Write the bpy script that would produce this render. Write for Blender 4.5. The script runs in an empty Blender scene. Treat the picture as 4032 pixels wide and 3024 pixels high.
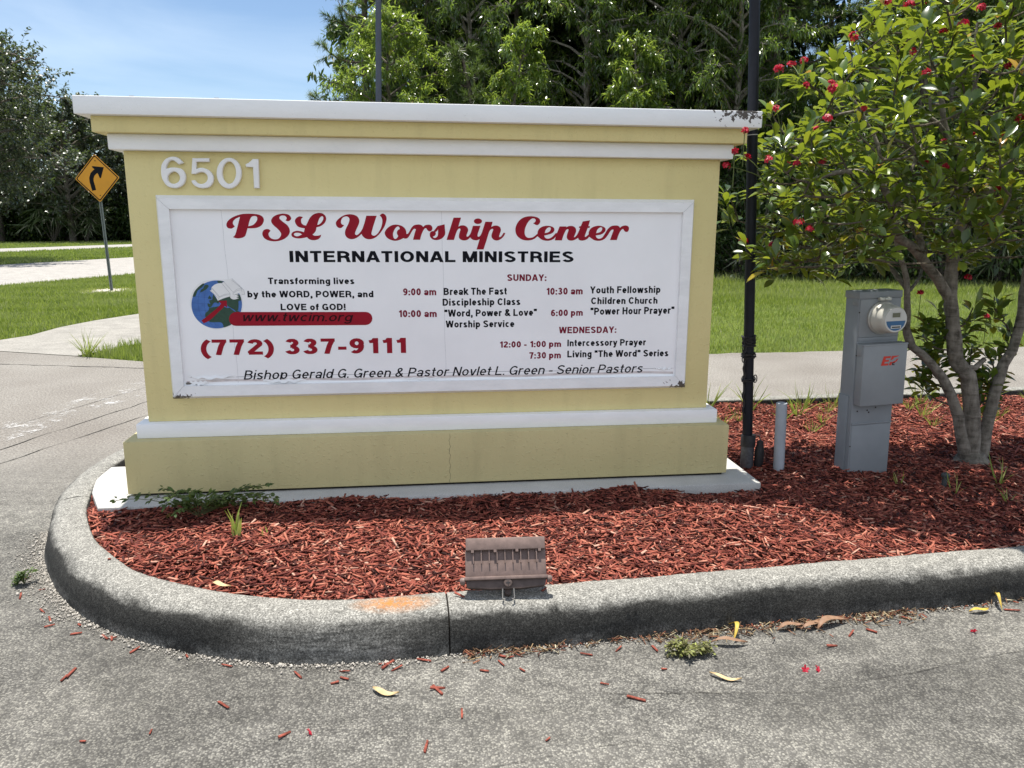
import bpy, bmesh, math, random
import numpy as np
from mathutils import Vector, Matrix
from mathutils.geometry import tessellate_polygon

SC = bpy.context.scene
COL = SC.collection
R = math.radians

# ------------------------------------------------------------------ camera
CAM = Vector((-0.1167, -3.7825, 1.467))
cam = bpy.data.cameras.new('camera')
cam.sensor_width = 36.0
cam.lens = 36.0 * 3039.6 / 4032.0
cam.clip_start = 0.05
cam.clip_end = 1500
camo = bpy.data.objects.new('camera', cam)
COL.objects.link(camo)
_r = Vector((0.99218335, -0.12470475, 0.00457548))
_u = Vector((0.02091628, 0.20233872, 0.97909221))
_f = Vector((0.12302324, 0.97134328, -0.20336547))
M = Matrix((_r, _u, -_f)).transposed().to_4x4()
M.translation = CAM
camo.matrix_world = M
SC.camera = camo

# ------------------------------------------------------------------ sky, sun, exposure
SUN_TO = Vector((-0.06, 0.34, 1.87)).normalized()
SUN_EL = math.asin(SUN_TO.z)
SUN_AZ = math.atan2(SUN_TO.x, SUN_TO.y)
w = bpy.data.worlds.new('World')
SC.world = w
w.use_nodes = True
nt = w.node_tree
nt.nodes.clear()
out = nt.nodes.new('ShaderNodeOutputWorld')
bg = nt.nodes.new('ShaderNodeBackground')
bg.inputs['Strength'].default_value = 0.074
sky = nt.nodes.new('ShaderNodeTexSky')
sky.sky_type = 'NISHITA'
sky.sun_disc = False
sky.sun_elevation = SUN_EL
sky.sun_rotation = SUN_AZ
sky.air_density = 1.0
sky.dust_density = 0.3
sky.ozone_density = 3.0
tc = nt.nodes.new('ShaderNodeTexCoord')
mp = nt.nodes.new('ShaderNodeMapping')
mp.inputs['Scale'].default_value = (1.1, 1.6, 5.5)
mp.inputs['Rotation'].default_value = (0, R(14), R(20))
mp.inputs['Location'].default_value = (0.4, 0.2, 0.3)
nz = nt.nodes.new('ShaderNodeTexNoise')
nz.inputs['Scale'].default_value = 2.0
nz.inputs['Detail'].default_value = 6
nz.inputs['Roughness'].default_value = 0.52
nz.inputs['Distortion'].default_value = 0.5
rp = nt.nodes.new('ShaderNodeValToRGB')
rp.color_ramp.elements[0].position = 0.42
rp.color_ramp.elements[0].color = (0.0, 0.0, 0.0, 1)
rp.color_ramp.elements[1].position = 0.68
rp.color_ramp.elements[1].color = (0.34, 0.34, 0.34, 1)
mx = nt.nodes.new('ShaderNodeMix')
mx.data_type = 'RGBA'
mx.inputs['B'].default_value = (6.5, 7.6, 8.8, 1)
nt.links.new(tc.outputs['Generated'], mp.inputs['Vector'])
nt.links.new(mp.outputs['Vector'], nz.inputs['Vector'])
nt.links.new(nz.outputs['Fac'], rp.inputs['Fac'])
nt.links.new(rp.outputs['Color'], mx.inputs['Factor'])
nt.links.new(sky.outputs['Color'], mx.inputs['A'])
# bright cumulus added to the unseen sky behind the camera, filling the shaded sign
sx_ = nt.nodes.new('ShaderNodeSeparateXYZ'); nt.links.new(tc.outputs['Generated'], sx_.inputs[0])
mr = nt.nodes.new('ShaderNodeMapRange'); nt.links.new(sx_.outputs[1], mr.inputs[0])
for i_, v_ in enumerate((0.15, -0.55, 0.0, 1.0)): mr.inputs[i_ + 1].default_value = v_
nz2 = nt.nodes.new('ShaderNodeTexNoise'); nz2.inputs['Scale'].default_value = 2.6; nz2.inputs['Detail'].default_value = 7
nt.links.new(tc.outputs['Generated'], nz2.inputs['Vector'])
rp2 = nt.nodes.new('ShaderNodeValToRGB'); nt.links.new(nz2.outputs['Fac'], rp2.inputs['Fac'])
rp2.color_ramp.elements[0].position = 0.36; rp2.color_ramp.elements[1].position = 0.52
mu = nt.nodes.new('ShaderNodeMath'); mu.operation = 'MULTIPLY'
nt.links.new(mr.outputs[0], mu.inputs[0]); nt.links.new(rp2.outputs['Color'], mu.inputs[1])
mx2 = nt.nodes.new('ShaderNodeMix'); mx2.data_type = 'RGBA'; mx2.inputs['B'].default_value = (7.0, 7.5, 8.6, 1)
nt.links.new(mu.outputs[0], mx2.inputs['Factor']); nt.links.new(mx.outputs['Result'], mx2.inputs['A'])
nt.links.new(mx2.outputs['Result'], bg.inputs['Color'])
nt.links.new(bg.outputs['Background'], out.inputs['Surface'])

sun = bpy.data.lights.new('sun', 'SUN')
sun.energy = 4.3
sun.angle = R(0.53)
sun.color = (1.0, 0.955, 0.88)
suno = bpy.data.objects.new('sun', sun)
COL.objects.link(suno)
suno.rotation_euler = (-SUN_TO).to_track_quat('-Z', 'Y').to_euler()
suno.location = (0, 0, 30)

vs = SC.view_settings
vs.view_transform = 'Standard'
vs.look = 'None'
vs.exposure = 0.98
vs.gamma = 1.0
vs.use_curve_mapping = False
SC.cycles.max_bounces = 8
SC.cycles.diffuse_bounces = 4
SC.cycles.transparent_max_bounces = 12
SC.cycles.use_denoising = True

# ------------------------------------------------------------------ traced outlines (millimetres on the sign face) and the skeleton of the tree (metres)
LINES = [('Transforming lives', 'k', 1, 0, -0.816, -0.407, 1.176, 1.174, 0.0309), ('by the WORD, POWER, and', 'k', 1, 0, -0.916, -0.317, 1.1122, 1.1092, 0.0316), ('LOVE of GOD!', 'k', 1, 0, -0.764, -0.454, 1.0491, 1.0469, 0.0314), ('www.twcim.org', 'd', 0, 1, -0.943, -0.418, 0.9973, 0.9915, 0.0418), ('(772) 337-9111', 'r', 1, 0, -1.152, -0.164, 0.8329, 0.8288, 0.0768), ('Bishop Gerald G. Green & Pastor Novlet L. Green - Senior Pastors', 'k', 0, 1, -0.96, 1.065, 0.708, 0.705, 0.0462), ('INTERNATIONAL MINISTRIES', 'k', 1, 0, -0.709, 0.682, 1.2808, 1.2783, 0.0534), ('SUNDAY:', 'm', 1, 0, 0.346, 0.545, 1.1859, 1.185, 0.0328), ('9:00 am', 'm', 1, 0, -0.172, -0.009, 1.1175, 1.117, 0.0342), ('Break The Fast', 'k', 1, 0, 0.028, 0.344, 1.1174, 1.1179, 0.0353), ('Discipleship Class', 'k', 1, 0, 0.022, 0.413, 1.0642, 1.0649, 0.0349), ('10:00 am', 'm', 1, 0, -0.195, -0.008, 1.0093, 1.0083, 0.0346), ('"Word, Power & Love"', 'k', 1, 0, 0.03, 0.498, 1.0092, 1.0098, 0.0351), ('Worship Service', 'k', 1, 0, 0.036, 0.383, 0.9546, 0.9531, 0.0346), ('10:30 am', 'm', 1, 0, 0.547, 0.733, 1.1152, 1.1167, 0.0346), ('Youth Fellowship', 'k', 1, 0, 0.771, 1.141, 1.1205, 1.1215, 0.0355), ('Children Church', 'k', 1, 0, 0.778, 1.128, 1.0659, 1.0658, 0.0344), ('6:00 pm', 'm', 1, 0, 0.571, 0.736, 1.0064, 1.0074, 0.033), ('"Power Hour Prayer"', 'k', 1, 0, 0.776, 1.22, 1.0111, 1.0136, 0.0366), ('WEDNESDAY:', 'm', 1, 0, 0.614, 0.915, 0.9177, 0.9166, 0.0334), ('12:00 - 1:00 pm', 'm', 1, 0, 0.31, 0.626, 0.8484, 0.8477, 0.0319), ('Intercessory Prayer', 'k', 1, 0, 0.659, 1.075, 0.85, 0.8493, 0.0343), ('7:30 pm', 'm', 1, 0, 0.462, 0.626, 0.7885, 0.7885, 0.0336), ('Living "The Word" Series', 'k', 1, 0, 0.66, 1.199, 0.792, 0.7893, 0.0352)]
TITLE = [([(-927.0,1492.6,1),(-933.5,1473.0),(-942.8,1443.1),(-952.0,1415.3),(-956.9,1405.7),(-965.7,1398.6,1),(-954.5,1394.3),(-941.9,1392.4),(-924.9,1395.1),(-910.7,1402.2),(-904.8,1413.3),(-899.6,1428.3),(-895.7,1440.1,1),(-875.7,1439.6),(-850.1,1443.1),(-830.4,1454.3),(-819.9,1471.4),(-819.1,1484.2),(-825.8,1495.9),(-840.2,1503.3),(-863.1,1507.0),(-892.5,1507.6),(-917.8,1505.4),(-945.6,1497.3),(-969.4,1485.6),(-985.0,1471.7),(-991.1,1458.9),(-990.7,1448.3),(-985.0,1440.8),(-974.7,1438.1),(-966.2,1439.2),(-953.7,1447.8,1),(-957.9,1453.7),(-961.9,1462.2),(-958.7,1472.9),(-946.4,1484.6)],[[(-892.0,1449.1,1),(-887.8,1464.7),(-881.5,1481.8),(-874.5,1492.4),(-863.7,1496.8),(-853.3,1495.7),(-848.4,1489.4),(-850.1,1477.7),(-857.1,1467.0),(-870.5,1455.2)]]),([(-790.6,1428.7,1),(-797.6,1435.1),(-808.2,1436.6),(-821.2,1431.8),(-828.7,1420.0),(-828.1,1405.0),(-819.3,1392.1),(-802.8,1383.1),(-779.6,1379.2),(-756.0,1381.0),(-729.9,1390.1),(-709.8,1406.4),(-701.3,1424.7),(-703.6,1441.9),(-713.5,1456.9),(-729.8,1469.7),(-744.0,1482.5),(-746.1,1491.0),(-741.1,1497.5),(-730.3,1500.1),(-718.8,1497.6),(-712.8,1489.1),(-714.3,1482.6),(-718.8,1477.9,1),(-711.5,1474.1),(-701.9,1474.6),(-692.9,1482.8),(-692.5,1491.3),(-700.5,1502.0),(-712.9,1507.2),(-732.0,1508.6),(-755.6,1503.8),(-775.3,1493.0),(-784.6,1478.0),(-783.2,1465.2),(-773.3,1452.4),(-757.1,1437.4),(-745.2,1422.4),(-742.6,1411.7),(-747.5,1399.8),(-757.6,1391.1),(-772.7,1388.3),(-787.4,1392.1),(-797.5,1400.7),(-801.1,1411.5),(-798.5,1420.1)],[]),([(-636.3,1492.7,1),(-645.3,1495.9),(-656.0,1495.8),(-669.3,1487.2),(-675.3,1474.3),(-670.7,1459.3),(-658.5,1446.4),(-631.0,1440.1,1),(-635.7,1422.3,1),(-650.9,1427.0),(-670.1,1428.5),(-687.5,1422.6),(-694.5,1411.8),(-690.8,1401.0),(-676.1,1394.6),(-656.9,1392.9),(-637.4,1395.7),(-622.6,1399.0,1),(-614.0,1390.4),(-601.3,1385.4),(-584.1,1385.0),(-568.7,1390.5),(-559.7,1399.2),(-555.2,1411.1,1),(-568.0,1406.7),(-583.1,1406.1),(-591.6,1408.2),(-595.8,1411.6,1),(-587.9,1418.6),(-579.9,1429.4),(-575.9,1445.7,1),(-559.5,1450.0),(-541.8,1460.9),(-531.5,1475.0),(-528.7,1490.1),(-535.6,1504.0),(-550.3,1512.5),(-569.6,1512.4),(-589.3,1504.8),(-605.0,1489.7),(-615.6,1470.3),(-624.5,1453.7,1),(-635.5,1456.2),(-644.7,1464.8),(-646.7,1476.6),(-643.7,1486.2)],[[(-571.5,1456.5,1),(-567.1,1472.6),(-558.8,1489.9),(-548.8,1497.5),(-542.1,1494.3),(-542.5,1483.5),(-550.0,1470.6),(-560.1,1460.8)],[(-645.2,1411.9,1),(-653.5,1417.3),(-666.3,1420.1),(-678.1,1418.3),(-683.4,1411.8),(-677.7,1404.9),(-667.1,1403.2),(-656.2,1406.5)]]),([(-445.0,1456.6,1),(-454.6,1459.5),(-459.7,1468.2),(-457.6,1481.8),(-449.4,1492.5),(-437.6,1497.1),(-425.9,1495.6),(-419.4,1486.9),(-420.9,1474.2),(-428.4,1456.7),(-437.8,1439.1),(-442.4,1423.4),(-441.0,1407.7),(-431.7,1396.0),(-416.2,1390.1),(-400.4,1391.7),(-382.4,1400.0),(-364.1,1415.4,1),(-358.6,1404.0),(-347.1,1394.2),(-331.5,1389.9),(-311.7,1392.3),(-291.5,1403.2),(-273.2,1422.0),(-254.5,1449.6),(-244.9,1475.1),(-242.5,1490.8),(-246.1,1502.5),(-254.8,1510.6),(-264.6,1511.1),(-275.1,1502.3,1),(-267.1,1494.5),(-263.1,1480.9),(-265.1,1461.3),(-272.6,1439.7),(-285.1,1420.0),(-297.3,1409.1),(-307.2,1407.1),(-315.0,1411.0),(-316.8,1417.9),(-312.3,1435.6),(-303.5,1463.1),(-289.5,1501.6,1),(-338.6,1501.3,1),(-344.2,1482.4),(-350.8,1460.9),(-361.5,1435.4),(-375.9,1416.7),(-388.0,1409.5),(-394.7,1413.7),(-394.4,1421.6),(-386.9,1439.2),(-376.3,1460.8),(-372.8,1476.4),(-375.4,1488.1),(-384.7,1499.7),(-400.1,1506.0),(-421.6,1507.6),(-445.1,1502.3),(-467.1,1488.6),(-481.3,1473.9),(-484.1,1462.3),(-479.4,1449.6),(-468.9,1442.8),(-457.2,1444.4)],[]),([(-149.1,1415.5,1),(-141.1,1417.5),(-132.8,1430.3),(-123.5,1446.1),(-111.3,1457.0),(-95.2,1460.7),(-81.8,1460.1),(-71.9,1455.3),(-67.5,1448.8,1),(-57.4,1457.6),(-41.7,1460.3),(-29.5,1457.7),(-23.0,1446.8),(-24.3,1435.8),(-33.3,1428.7),(-42.2,1430.2),(-48.8,1436.8),(-53.2,1443.3),(-61.0,1441.1),(-70.2,1426.8),(-78.3,1407.0),(-83.6,1387.8,1),(-117.7,1387.7,1),(-111.7,1409.1),(-105.7,1428.9),(-102.7,1436.6),(-106.6,1439.9),(-114.4,1438.7),(-124.7,1424.4),(-136.4,1404.6),(-146.6,1394.7),(-156.6,1393.3),(-164.5,1395.6,1),(-182.7,1386.7),(-204.8,1382.7),(-226.5,1387.6),(-244.1,1398.4),(-252.6,1414.2),(-251.2,1428.0),(-238.9,1443.7),(-218.7,1456.6),(-196.8,1460.0),(-175.0,1455.8),(-159.4,1446.0),(-150.7,1431.2)],[[(-181.4,1438.0,1),(-181.7,1445.9),(-189.1,1451.4),(-199.1,1445.8),(-208.4,1432.0),(-213.8,1416.2),(-212.3,1400.5),(-205.5,1391.6),(-196.5,1394.6),(-188.6,1405.5,1),(-194.0,1414.3),(-194.7,1424.2),(-189.5,1434.1)]]),([(-16.6,1429.2,1),(-6.3,1442.4),(2.8,1454.1,1),(36.9,1462.4,1),(38.4,1438.2),(39.3,1418.3),(33.5,1405.0),(19.8,1392.8),(-0.4,1386.6),(-20.6,1389.4),(-33.8,1401.6),(-35.8,1415.9),(-31.1,1425.8),(-22.2,1429.6)],[[(4.4,1439.2,1),(0.2,1431.4),(-8.4,1424.4,1),(-6.7,1417.1),(-11.3,1408.2),(-21.5,1402.7,1),(-16.0,1397.2),(-7.0,1397.9),(2.1,1406.1),(4.5,1418.2)]]),([(45.6,1387.4,1),(81.2,1494.5,1),(117.6,1494.7,1),(103.7,1451.7,1),(117.3,1457.2),(133.0,1457.3),(146.5,1449.6),(152.0,1436.4),(148.6,1423.1),(144.0,1412.0),(145.0,1404.2),(153.0,1405.4),(163.2,1418.7),(169.0,1434.2),(175.9,1455.7,1),(212.8,1455.9,1),(205.2,1434.4),(198.3,1414.4),(199.4,1404.4),(207.4,1404.4),(216.5,1416.6),(225.7,1441.1),(237.1,1475.5,1),(272.9,1475.6,1),(266.1,1450.6,1),(280.2,1456.8),(296.2,1456.9),(309.8,1449.2),(314.0,1434.7),(309.9,1421.4),(305.3,1408.0),(307.6,1401.3),(316.8,1406.9),(328.2,1423.7,1),(336.2,1420.3,1),(325.9,1403.6),(312.2,1391.2),(296.2,1385.2),(280.2,1387.8),(268.8,1399.0),(267.7,1412.3),(273.4,1430.2),(275.7,1439.1),(270.0,1441.7),(259.7,1434.6),(251.7,1416.7),(243.7,1390.0),(227.6,1341.4,1),(193.0,1341.4,1),(208.4,1391.0,1),(193.7,1385.9),(177.8,1387.6),(166.5,1394.3),(161.5,1399.8,1),(150.6,1389.8),(134.7,1384.9),(118.9,1387.5),(107.7,1396.4),(106.7,1409.7),(111.4,1427.4),(114.4,1438.5),(109.2,1442.9),(100.2,1436.2),(92.1,1418.5),(81.7,1387.4,1)],[]),([(220.3,1478.0),(217.6,1471.4),(210.3,1466.5),(200.4,1464.7),(190.4,1466.4),(183.2,1471.2),(180.5,1477.8),(183.2,1484.5),(190.5,1489.3),(200.5,1491.2),(210.4,1489.4),(217.7,1484.6)],[]),([(475.0,1468.8,1),(485.0,1476.4),(487.2,1486.1),(479.1,1493.0),(466.2,1491.0),(449.1,1474.8),(436.4,1449.7),(432.3,1427.3),(435.3,1410.6),(446.9,1399.4),(464.2,1398.9),(478.6,1403.7),(497.2,1419.1,1),(498.5,1430.4),(507.0,1444.4),(524.2,1454.2),(547.3,1457.7),(570.6,1453.0),(581.8,1441.9),(578.2,1427.8),(565.3,1419.3),(547.9,1413.7),(531.2,1410.3,1),(533.6,1402.4),(542.4,1395.4),(556.9,1395.4),(574.2,1405.3),(589.9,1422.8,1),(594.9,1420.8,1),(608.3,1454.6,1),(643.2,1454.7,1),(641.8,1450.5,1),(654.8,1456.2),(672.3,1456.8),(687.0,1449.3),(692.3,1433.8),(687.7,1416.9),(682.1,1404.2),(688.0,1403.3),(700.8,1419.8),(712.8,1448.0,1),(706.0,1447.9,1),(708.2,1455.0,1),(716.1,1456.4,1),(725.2,1479.5,1),(762.2,1485.3,1),(754.1,1456.6,1),(762.4,1456.1,1),(760.2,1448.2,1),(751.4,1448.1,1),(741.8,1422.7),(737.2,1407.1),(742.2,1404.3),(756.6,1415.7,1),(758.3,1431.2),(769.1,1446.8),(789.4,1456.2),(812.8,1458.8),(836.6,1451.3),(842.9,1438.6),(837.3,1427.2),(820.0,1415.9),(793.0,1411.0,1),(796.8,1401.6),(808.7,1395.1),(826.3,1400.3),(840.5,1420.2),(854.6,1442.9),(871.9,1457.1),(895.4,1460.6),(910.3,1457.2),(916.5,1448.8,1),(928.1,1457.3),(945.7,1460.8),(959.3,1456.0),(963.6,1444.7),(958.7,1431.9),(948.4,1429.0),(939.2,1434.7),(933.0,1443.2),(922.8,1437.5),(911.6,1417.5),(902.2,1388.5,1),(867.5,1388.4,1),(876.2,1414.6),(883.7,1437.3),(876.8,1440.1),(866.7,1431.6),(852.7,1408.9),(835.4,1391.8),(812.0,1384.6),(788.3,1387.4),(770.4,1397.3),(759.9,1404.4,1),(747.0,1391.6),(726.5,1385.3),(708.8,1388.7),(702.7,1399.1,1),(688.3,1390.1),(670.8,1385.2),(653.2,1388.6),(645.6,1401.3),(648.2,1419.6),(653.7,1436.5),(650.7,1441.6),(640.6,1436.5),(629.4,1413.9),(620.5,1386.2,1),(584.7,1386.2,1),(589.6,1404.8,1),(577.3,1392.6),(557.1,1385.0),(536.7,1385.0),(516.4,1391.1),(497.4,1406.5,1),(481.6,1393.8),(461.4,1386.8),(435.5,1386.2),(412.4,1393.7),(393.6,1410.4),(386.3,1432.8),(389.0,1455.1),(403.2,1480.1),(426.0,1496.9),(454.6,1503.2),(483.3,1501.4),(503.6,1493.2),(510.1,1479.3),(505.3,1466.7),(492.4,1460.5)],[[(533.3,1421.5,1),(537.5,1436.1),(547.5,1447.3),(559.0,1450.2),(564.3,1444.6),(560.7,1433.4),(550.7,1425.5)],[(794.7,1422.3,1),(800.2,1438.4),(810.2,1448.4),(820.4,1451.2),(825.9,1445.6),(822.4,1434.3),(812.3,1426.3)]])]
DIGITS = [([(-1162.2,1734.4,1),(-1176.1,1751.0),(-1192.0,1760.9),(-1213.2,1762.1),(-1238.2,1753.2),(-1258.3,1730.0),(-1265.5,1699.2),(-1263.7,1665.3),(-1248.0,1634.6),(-1224.6,1622.4),(-1197.0,1622.7),(-1171.2,1638.5),(-1158.5,1663.4),(-1160.9,1691.2),(-1174.9,1708.0),(-1198.8,1713.9),(-1220.2,1713.6),(-1240.4,1708.1,1),(-1237.8,1721.0),(-1225.7,1739.6),(-1211.5,1745.9),(-1196.8,1739.4),(-1184.1,1727.3,1)],[[(-1208.0,1695.3),(-1228.7,1684.3),(-1237.8,1665.6),(-1231.7,1647.1),(-1212.3,1641.2),(-1191.7,1650.7),(-1184.1,1669.3),(-1190.4,1686.3)]]),([(-1122.2,1757.0,1),(-1046.2,1758.1,1),(-1047.4,1740.6,1),(-1105.2,1739.8,1),(-1108.1,1708.9,1),(-1091.7,1714.4),(-1070.4,1712.5),(-1046.7,1698.9),(-1034.6,1674.2),(-1037.9,1649.2),(-1054.9,1628.8),(-1083.2,1621.6),(-1110.6,1626.7),(-1129.5,1642.0),(-1134.5,1656.0,1),(-1118.9,1659.2,1),(-1109.1,1646.9),(-1094.1,1641.8),(-1075.3,1645.7),(-1061.8,1661.4),(-1062.0,1680.1),(-1074.9,1692.3),(-1090.2,1693.7),(-1105.9,1688.8),(-1115.5,1684.7,1),(-1131.9,1686.4,1)],[]),([(-906.2,1692.2),(-912.3,1665.3),(-926.1,1642.3),(-945.5,1626.8),(-967.6,1621.2),(-988.9,1626.4),(-1006.2,1641.4),(-1016.8,1664.1),(-1019.2,1690.8),(-1013.1,1717.6),(-999.3,1740.3),(-980.0,1755.7),(-958.1,1761.3),(-936.9,1756.3),(-919.6,1741.4),(-908.8,1719.0)],[[(-931.6,1694.1),(-935.2,1675.0),(-942.9,1658.7),(-953.5,1647.7),(-965.4,1643.8),(-976.8,1647.5),(-986.0,1658.2),(-991.5,1674.3),(-992.5,1693.3),(-988.8,1712.4),(-981.2,1728.5),(-970.6,1739.4),(-958.7,1743.3),(-947.4,1739.7),(-938.2,1729.1),(-932.7,1713.1)]]),([(-886.6,1732.0,1),(-867.2,1743.1),(-852.3,1757.2,1),(-825.8,1757.6,1),(-829.1,1624.8,1),(-854.2,1624.6,1),(-853.7,1719.3,1),(-884.2,1720.2,1)],[])]
EMBLEM = {'halo':[(-1053.3,1199.4),(-1024.1,1198.4),(-1002.8,1200.9),(-983.1,1203.6,1),(-967.8,1188.1),(-947.9,1167.8),(-931.2,1147.5),(-928.9,1127.2,1),(-942.4,1126.4,1),(-940.3,1095.0),(-941.6,1062.7),(-949.8,1037.1,1),(-998.3,975.9,1),(-1023.7,965.9),(-1065.3,958.7),(-1086.5,960.7),(-1113.7,970.4),(-1140.2,987.0),(-1167.2,1018.8),(-1180.5,1056.3),(-1185.9,1081.7),(-1179.2,1115.4),(-1169.0,1143.9),(-1138.9,1178.9),(-1105.5,1193.8),(-1076.1,1197.8)],'globe':[(-944.5,1078.9),(-948.2,1056.2),(-956.3,1034.4),(-968.6,1014.4),(-984.4,996.8),(-1003.3,982.5),(-1024.5,971.9),(-1047.1,965.5),(-1070.2,963.5),(-1093.0,966.1),(-1114.6,973.0),(-1134.1,984.0),(-1150.7,998.7),(-1163.9,1016.4),(-1173.2,1036.5),(-1178.1,1058.3),(-1178.7,1080.8),(-1174.7,1103.2),(-1166.5,1124.7),(-1154.3,1144.4),(-1138.5,1161.7),(-1119.9,1175.8),(-1099.1,1186.2),(-1076.8,1192.6),(-1053.9,1194.7),(-1031.4,1192.4),(-1009.9,1185.8),(-990.4,1175.1),(-973.6,1160.8),(-960.2,1143.2),(-950.6,1123.2),(-945.3,1101.5)],'africa':[(-1092.1,1064.8,1),(-1098.8,1062.3),(-1102.9,1050.5),(-1116.8,1038.7),(-1119.5,1025.1),(-1115.4,1013.2),(-1103.5,997.7),(-1087.5,993.2),(-1059.6,993.8),(-1045.0,990.2),(-1039.2,979.8),(-1036.7,968.6),(-1019.9,972.7),(-1001.3,981.1),(-983.9,994.6),(-967.7,1015.0),(-956.4,1037.2),(-965.5,1049.2,1),(-977.4,1043.4,1),(-991.5,1052.9),(-1003.1,1064.0,1),(-1013.9,1061.6,1),(-1026.6,1067.6),(-1036.2,1070.3),(-1052.5,1071.3),(-1072.3,1068.0)],'eurasia':[(-1091.0,1080.9,1),(-1103.7,1085.3),(-1103.0,1072.5),(-1095.4,1064.8),(-1085.1,1072.4),(-1077.7,1084.2),(-1065.9,1089.2),(-1054.9,1084.0),(-1047.9,1090.7),(-1031.8,1087.2),(-1015.7,1083.7),(-1013.2,1071.8,1),(-1000.6,1064.9),(-984.8,1054.5),(-974.0,1044.2,1),(-963.5,1054.3),(-960.2,1079.8),(-959.2,1095.1),(-947.5,1098.4),(-948.2,1112.0),(-957.0,1129.0),(-988.1,1129.2,1),(-1029.9,1114.3,1),(-1055.5,1097.9,1),(-1074.4,1129.8,1),(-1078.7,1116.3),(-1081.3,1102.8),(-1094.6,1098.7)],'greenland':[(-1134.0,1136.9,1),(-1129.7,1150.3),(-1119.5,1157.0),(-1112.1,1170.4),(-1100.4,1175.3),(-1092.8,1168.6),(-1098.4,1158.5),(-1110.4,1148.5),(-1122.3,1141.9)],'america':[(-1171.0,1117.0,1),(-1163.0,1137.1),(-1152.2,1152.1),(-1134.8,1168.8),(-1117.8,1180.4),(-1111.6,1177.1),(-1124.0,1162.0),(-1135.9,1153.7),(-1146.4,1143.7),(-1152.4,1128.6),(-1159.7,1116.9),(-1166.1,1118.6,1)],'north':[(-1052.5,1187.7,1),(-1048.9,1192.7),(-1035.9,1192.6),(-1021.6,1188.4,1),(-1031.7,1182.5,1),(-1044.8,1181.8)],'britain':[(-1096.5,1116.5),(-1092.8,1123.2),(-1088.4,1116.4),(-1084.0,1109.6),(-1089.1,1106.3),(-1100.4,1108.0)],'arrow':[(-1138.2,1003.2,1),(-1118.5,1016.6),(-1097.6,1033.4),(-1073.5,1051.9),(-1054.3,1068.7),(-1041.1,1083.1,1),(-1052.4,1096.7,1),(-1013.9,1098.1,1),(-1015.0,1064.1,1),(-1024.6,1072.7,1),(-1040.4,1056.7),(-1059.6,1039.9),(-1082.4,1017.9),(-1106.6,999.4),(-1128.6,989.1,1)],'book':[(-1088.7,1146.7,1),(-1081.1,1150.0,1),(-1080.3,1161.8,1),(-1066.5,1173.5),(-1049.7,1180.4),(-1031.8,1181.7,1),(-1021.6,1187.5,1),(-1008.2,1193.3),(-985.2,1196.6,1),(-941.3,1156.0,1),(-940.8,1139.1,1),(-960.1,1130.7),(-982.7,1124.1,1),(-994.4,1131.8,1),(-997.9,1117.5,1),(-1022.0,1110.9),(-1055.5,1097.9,1),(-1068.3,1124.7)],'hand':[(-997.5,1122.5,1),(-995.9,1110.7),(-988.1,1104.7),(-975.1,1102.9),(-955.8,1109.5,1),(-968.7,1113.0,1),(-956.1,1118.0,1),(-968.2,1119.8,1),(-955.6,1125.6,1),(-965.3,1126.5),(-982.7,1124.1,1),(-994.4,1131.8,1)]}
BOOKLINES = [[(-1031.8,1181.7),(-996.1,1131.0),(-997.7,1119.2)],[(-1021.6,1187.5),(-982.5,1139.3),(-982.7,1124.1)],[(-1080.3,1161.8),(-1046.0,1117.8),(-1051.9,1102.6)],[(-1046.0,1117.8),(-1020.8,1128.6),(-996.1,1131.3)],[(-985.2,1196.6),(-941.3,1156.0),(-940.8,1139.1)],[(-981.8,1137.6),(-962.0,1152.7),(-942.2,1155.1)],[(-981.3,1132.6),(-962.4,1146.0),(-940.9,1149.2)],[(-1084.5,1148.4),(-1050.1,1106.0)],[(-1079.0,1156.8),(-1048.0,1112.7)],[(-1044.6,1114.4),(-1019.4,1124.4),(-996.5,1125.9)],[(-983.1,1203.6),(-931.2,1147.5),(-928.9,1127.2),(-942.4,1126.4)]]
BANNER = [(-975.1,1042.5,1),(-987.6,1040.0,1),(-998.6,1032.8,1),(-1006.4,1022.0,1),(-1009.7,1009.1,1),(-1008.1,996.1,1),(-1001.8,985.1,1),(-991.8,977.6,1),(-979.5,974.9,1),(-358.7,972.0,1),(-346.4,974.4,1),(-335.7,981.4,1),(-328.4,991.9,1),(-325.6,1004.4,1),(-327.7,1016.9,1),(-334.3,1027.5,1),(-344.4,1034.6,1),(-356.5,1037.2,1)]
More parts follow.
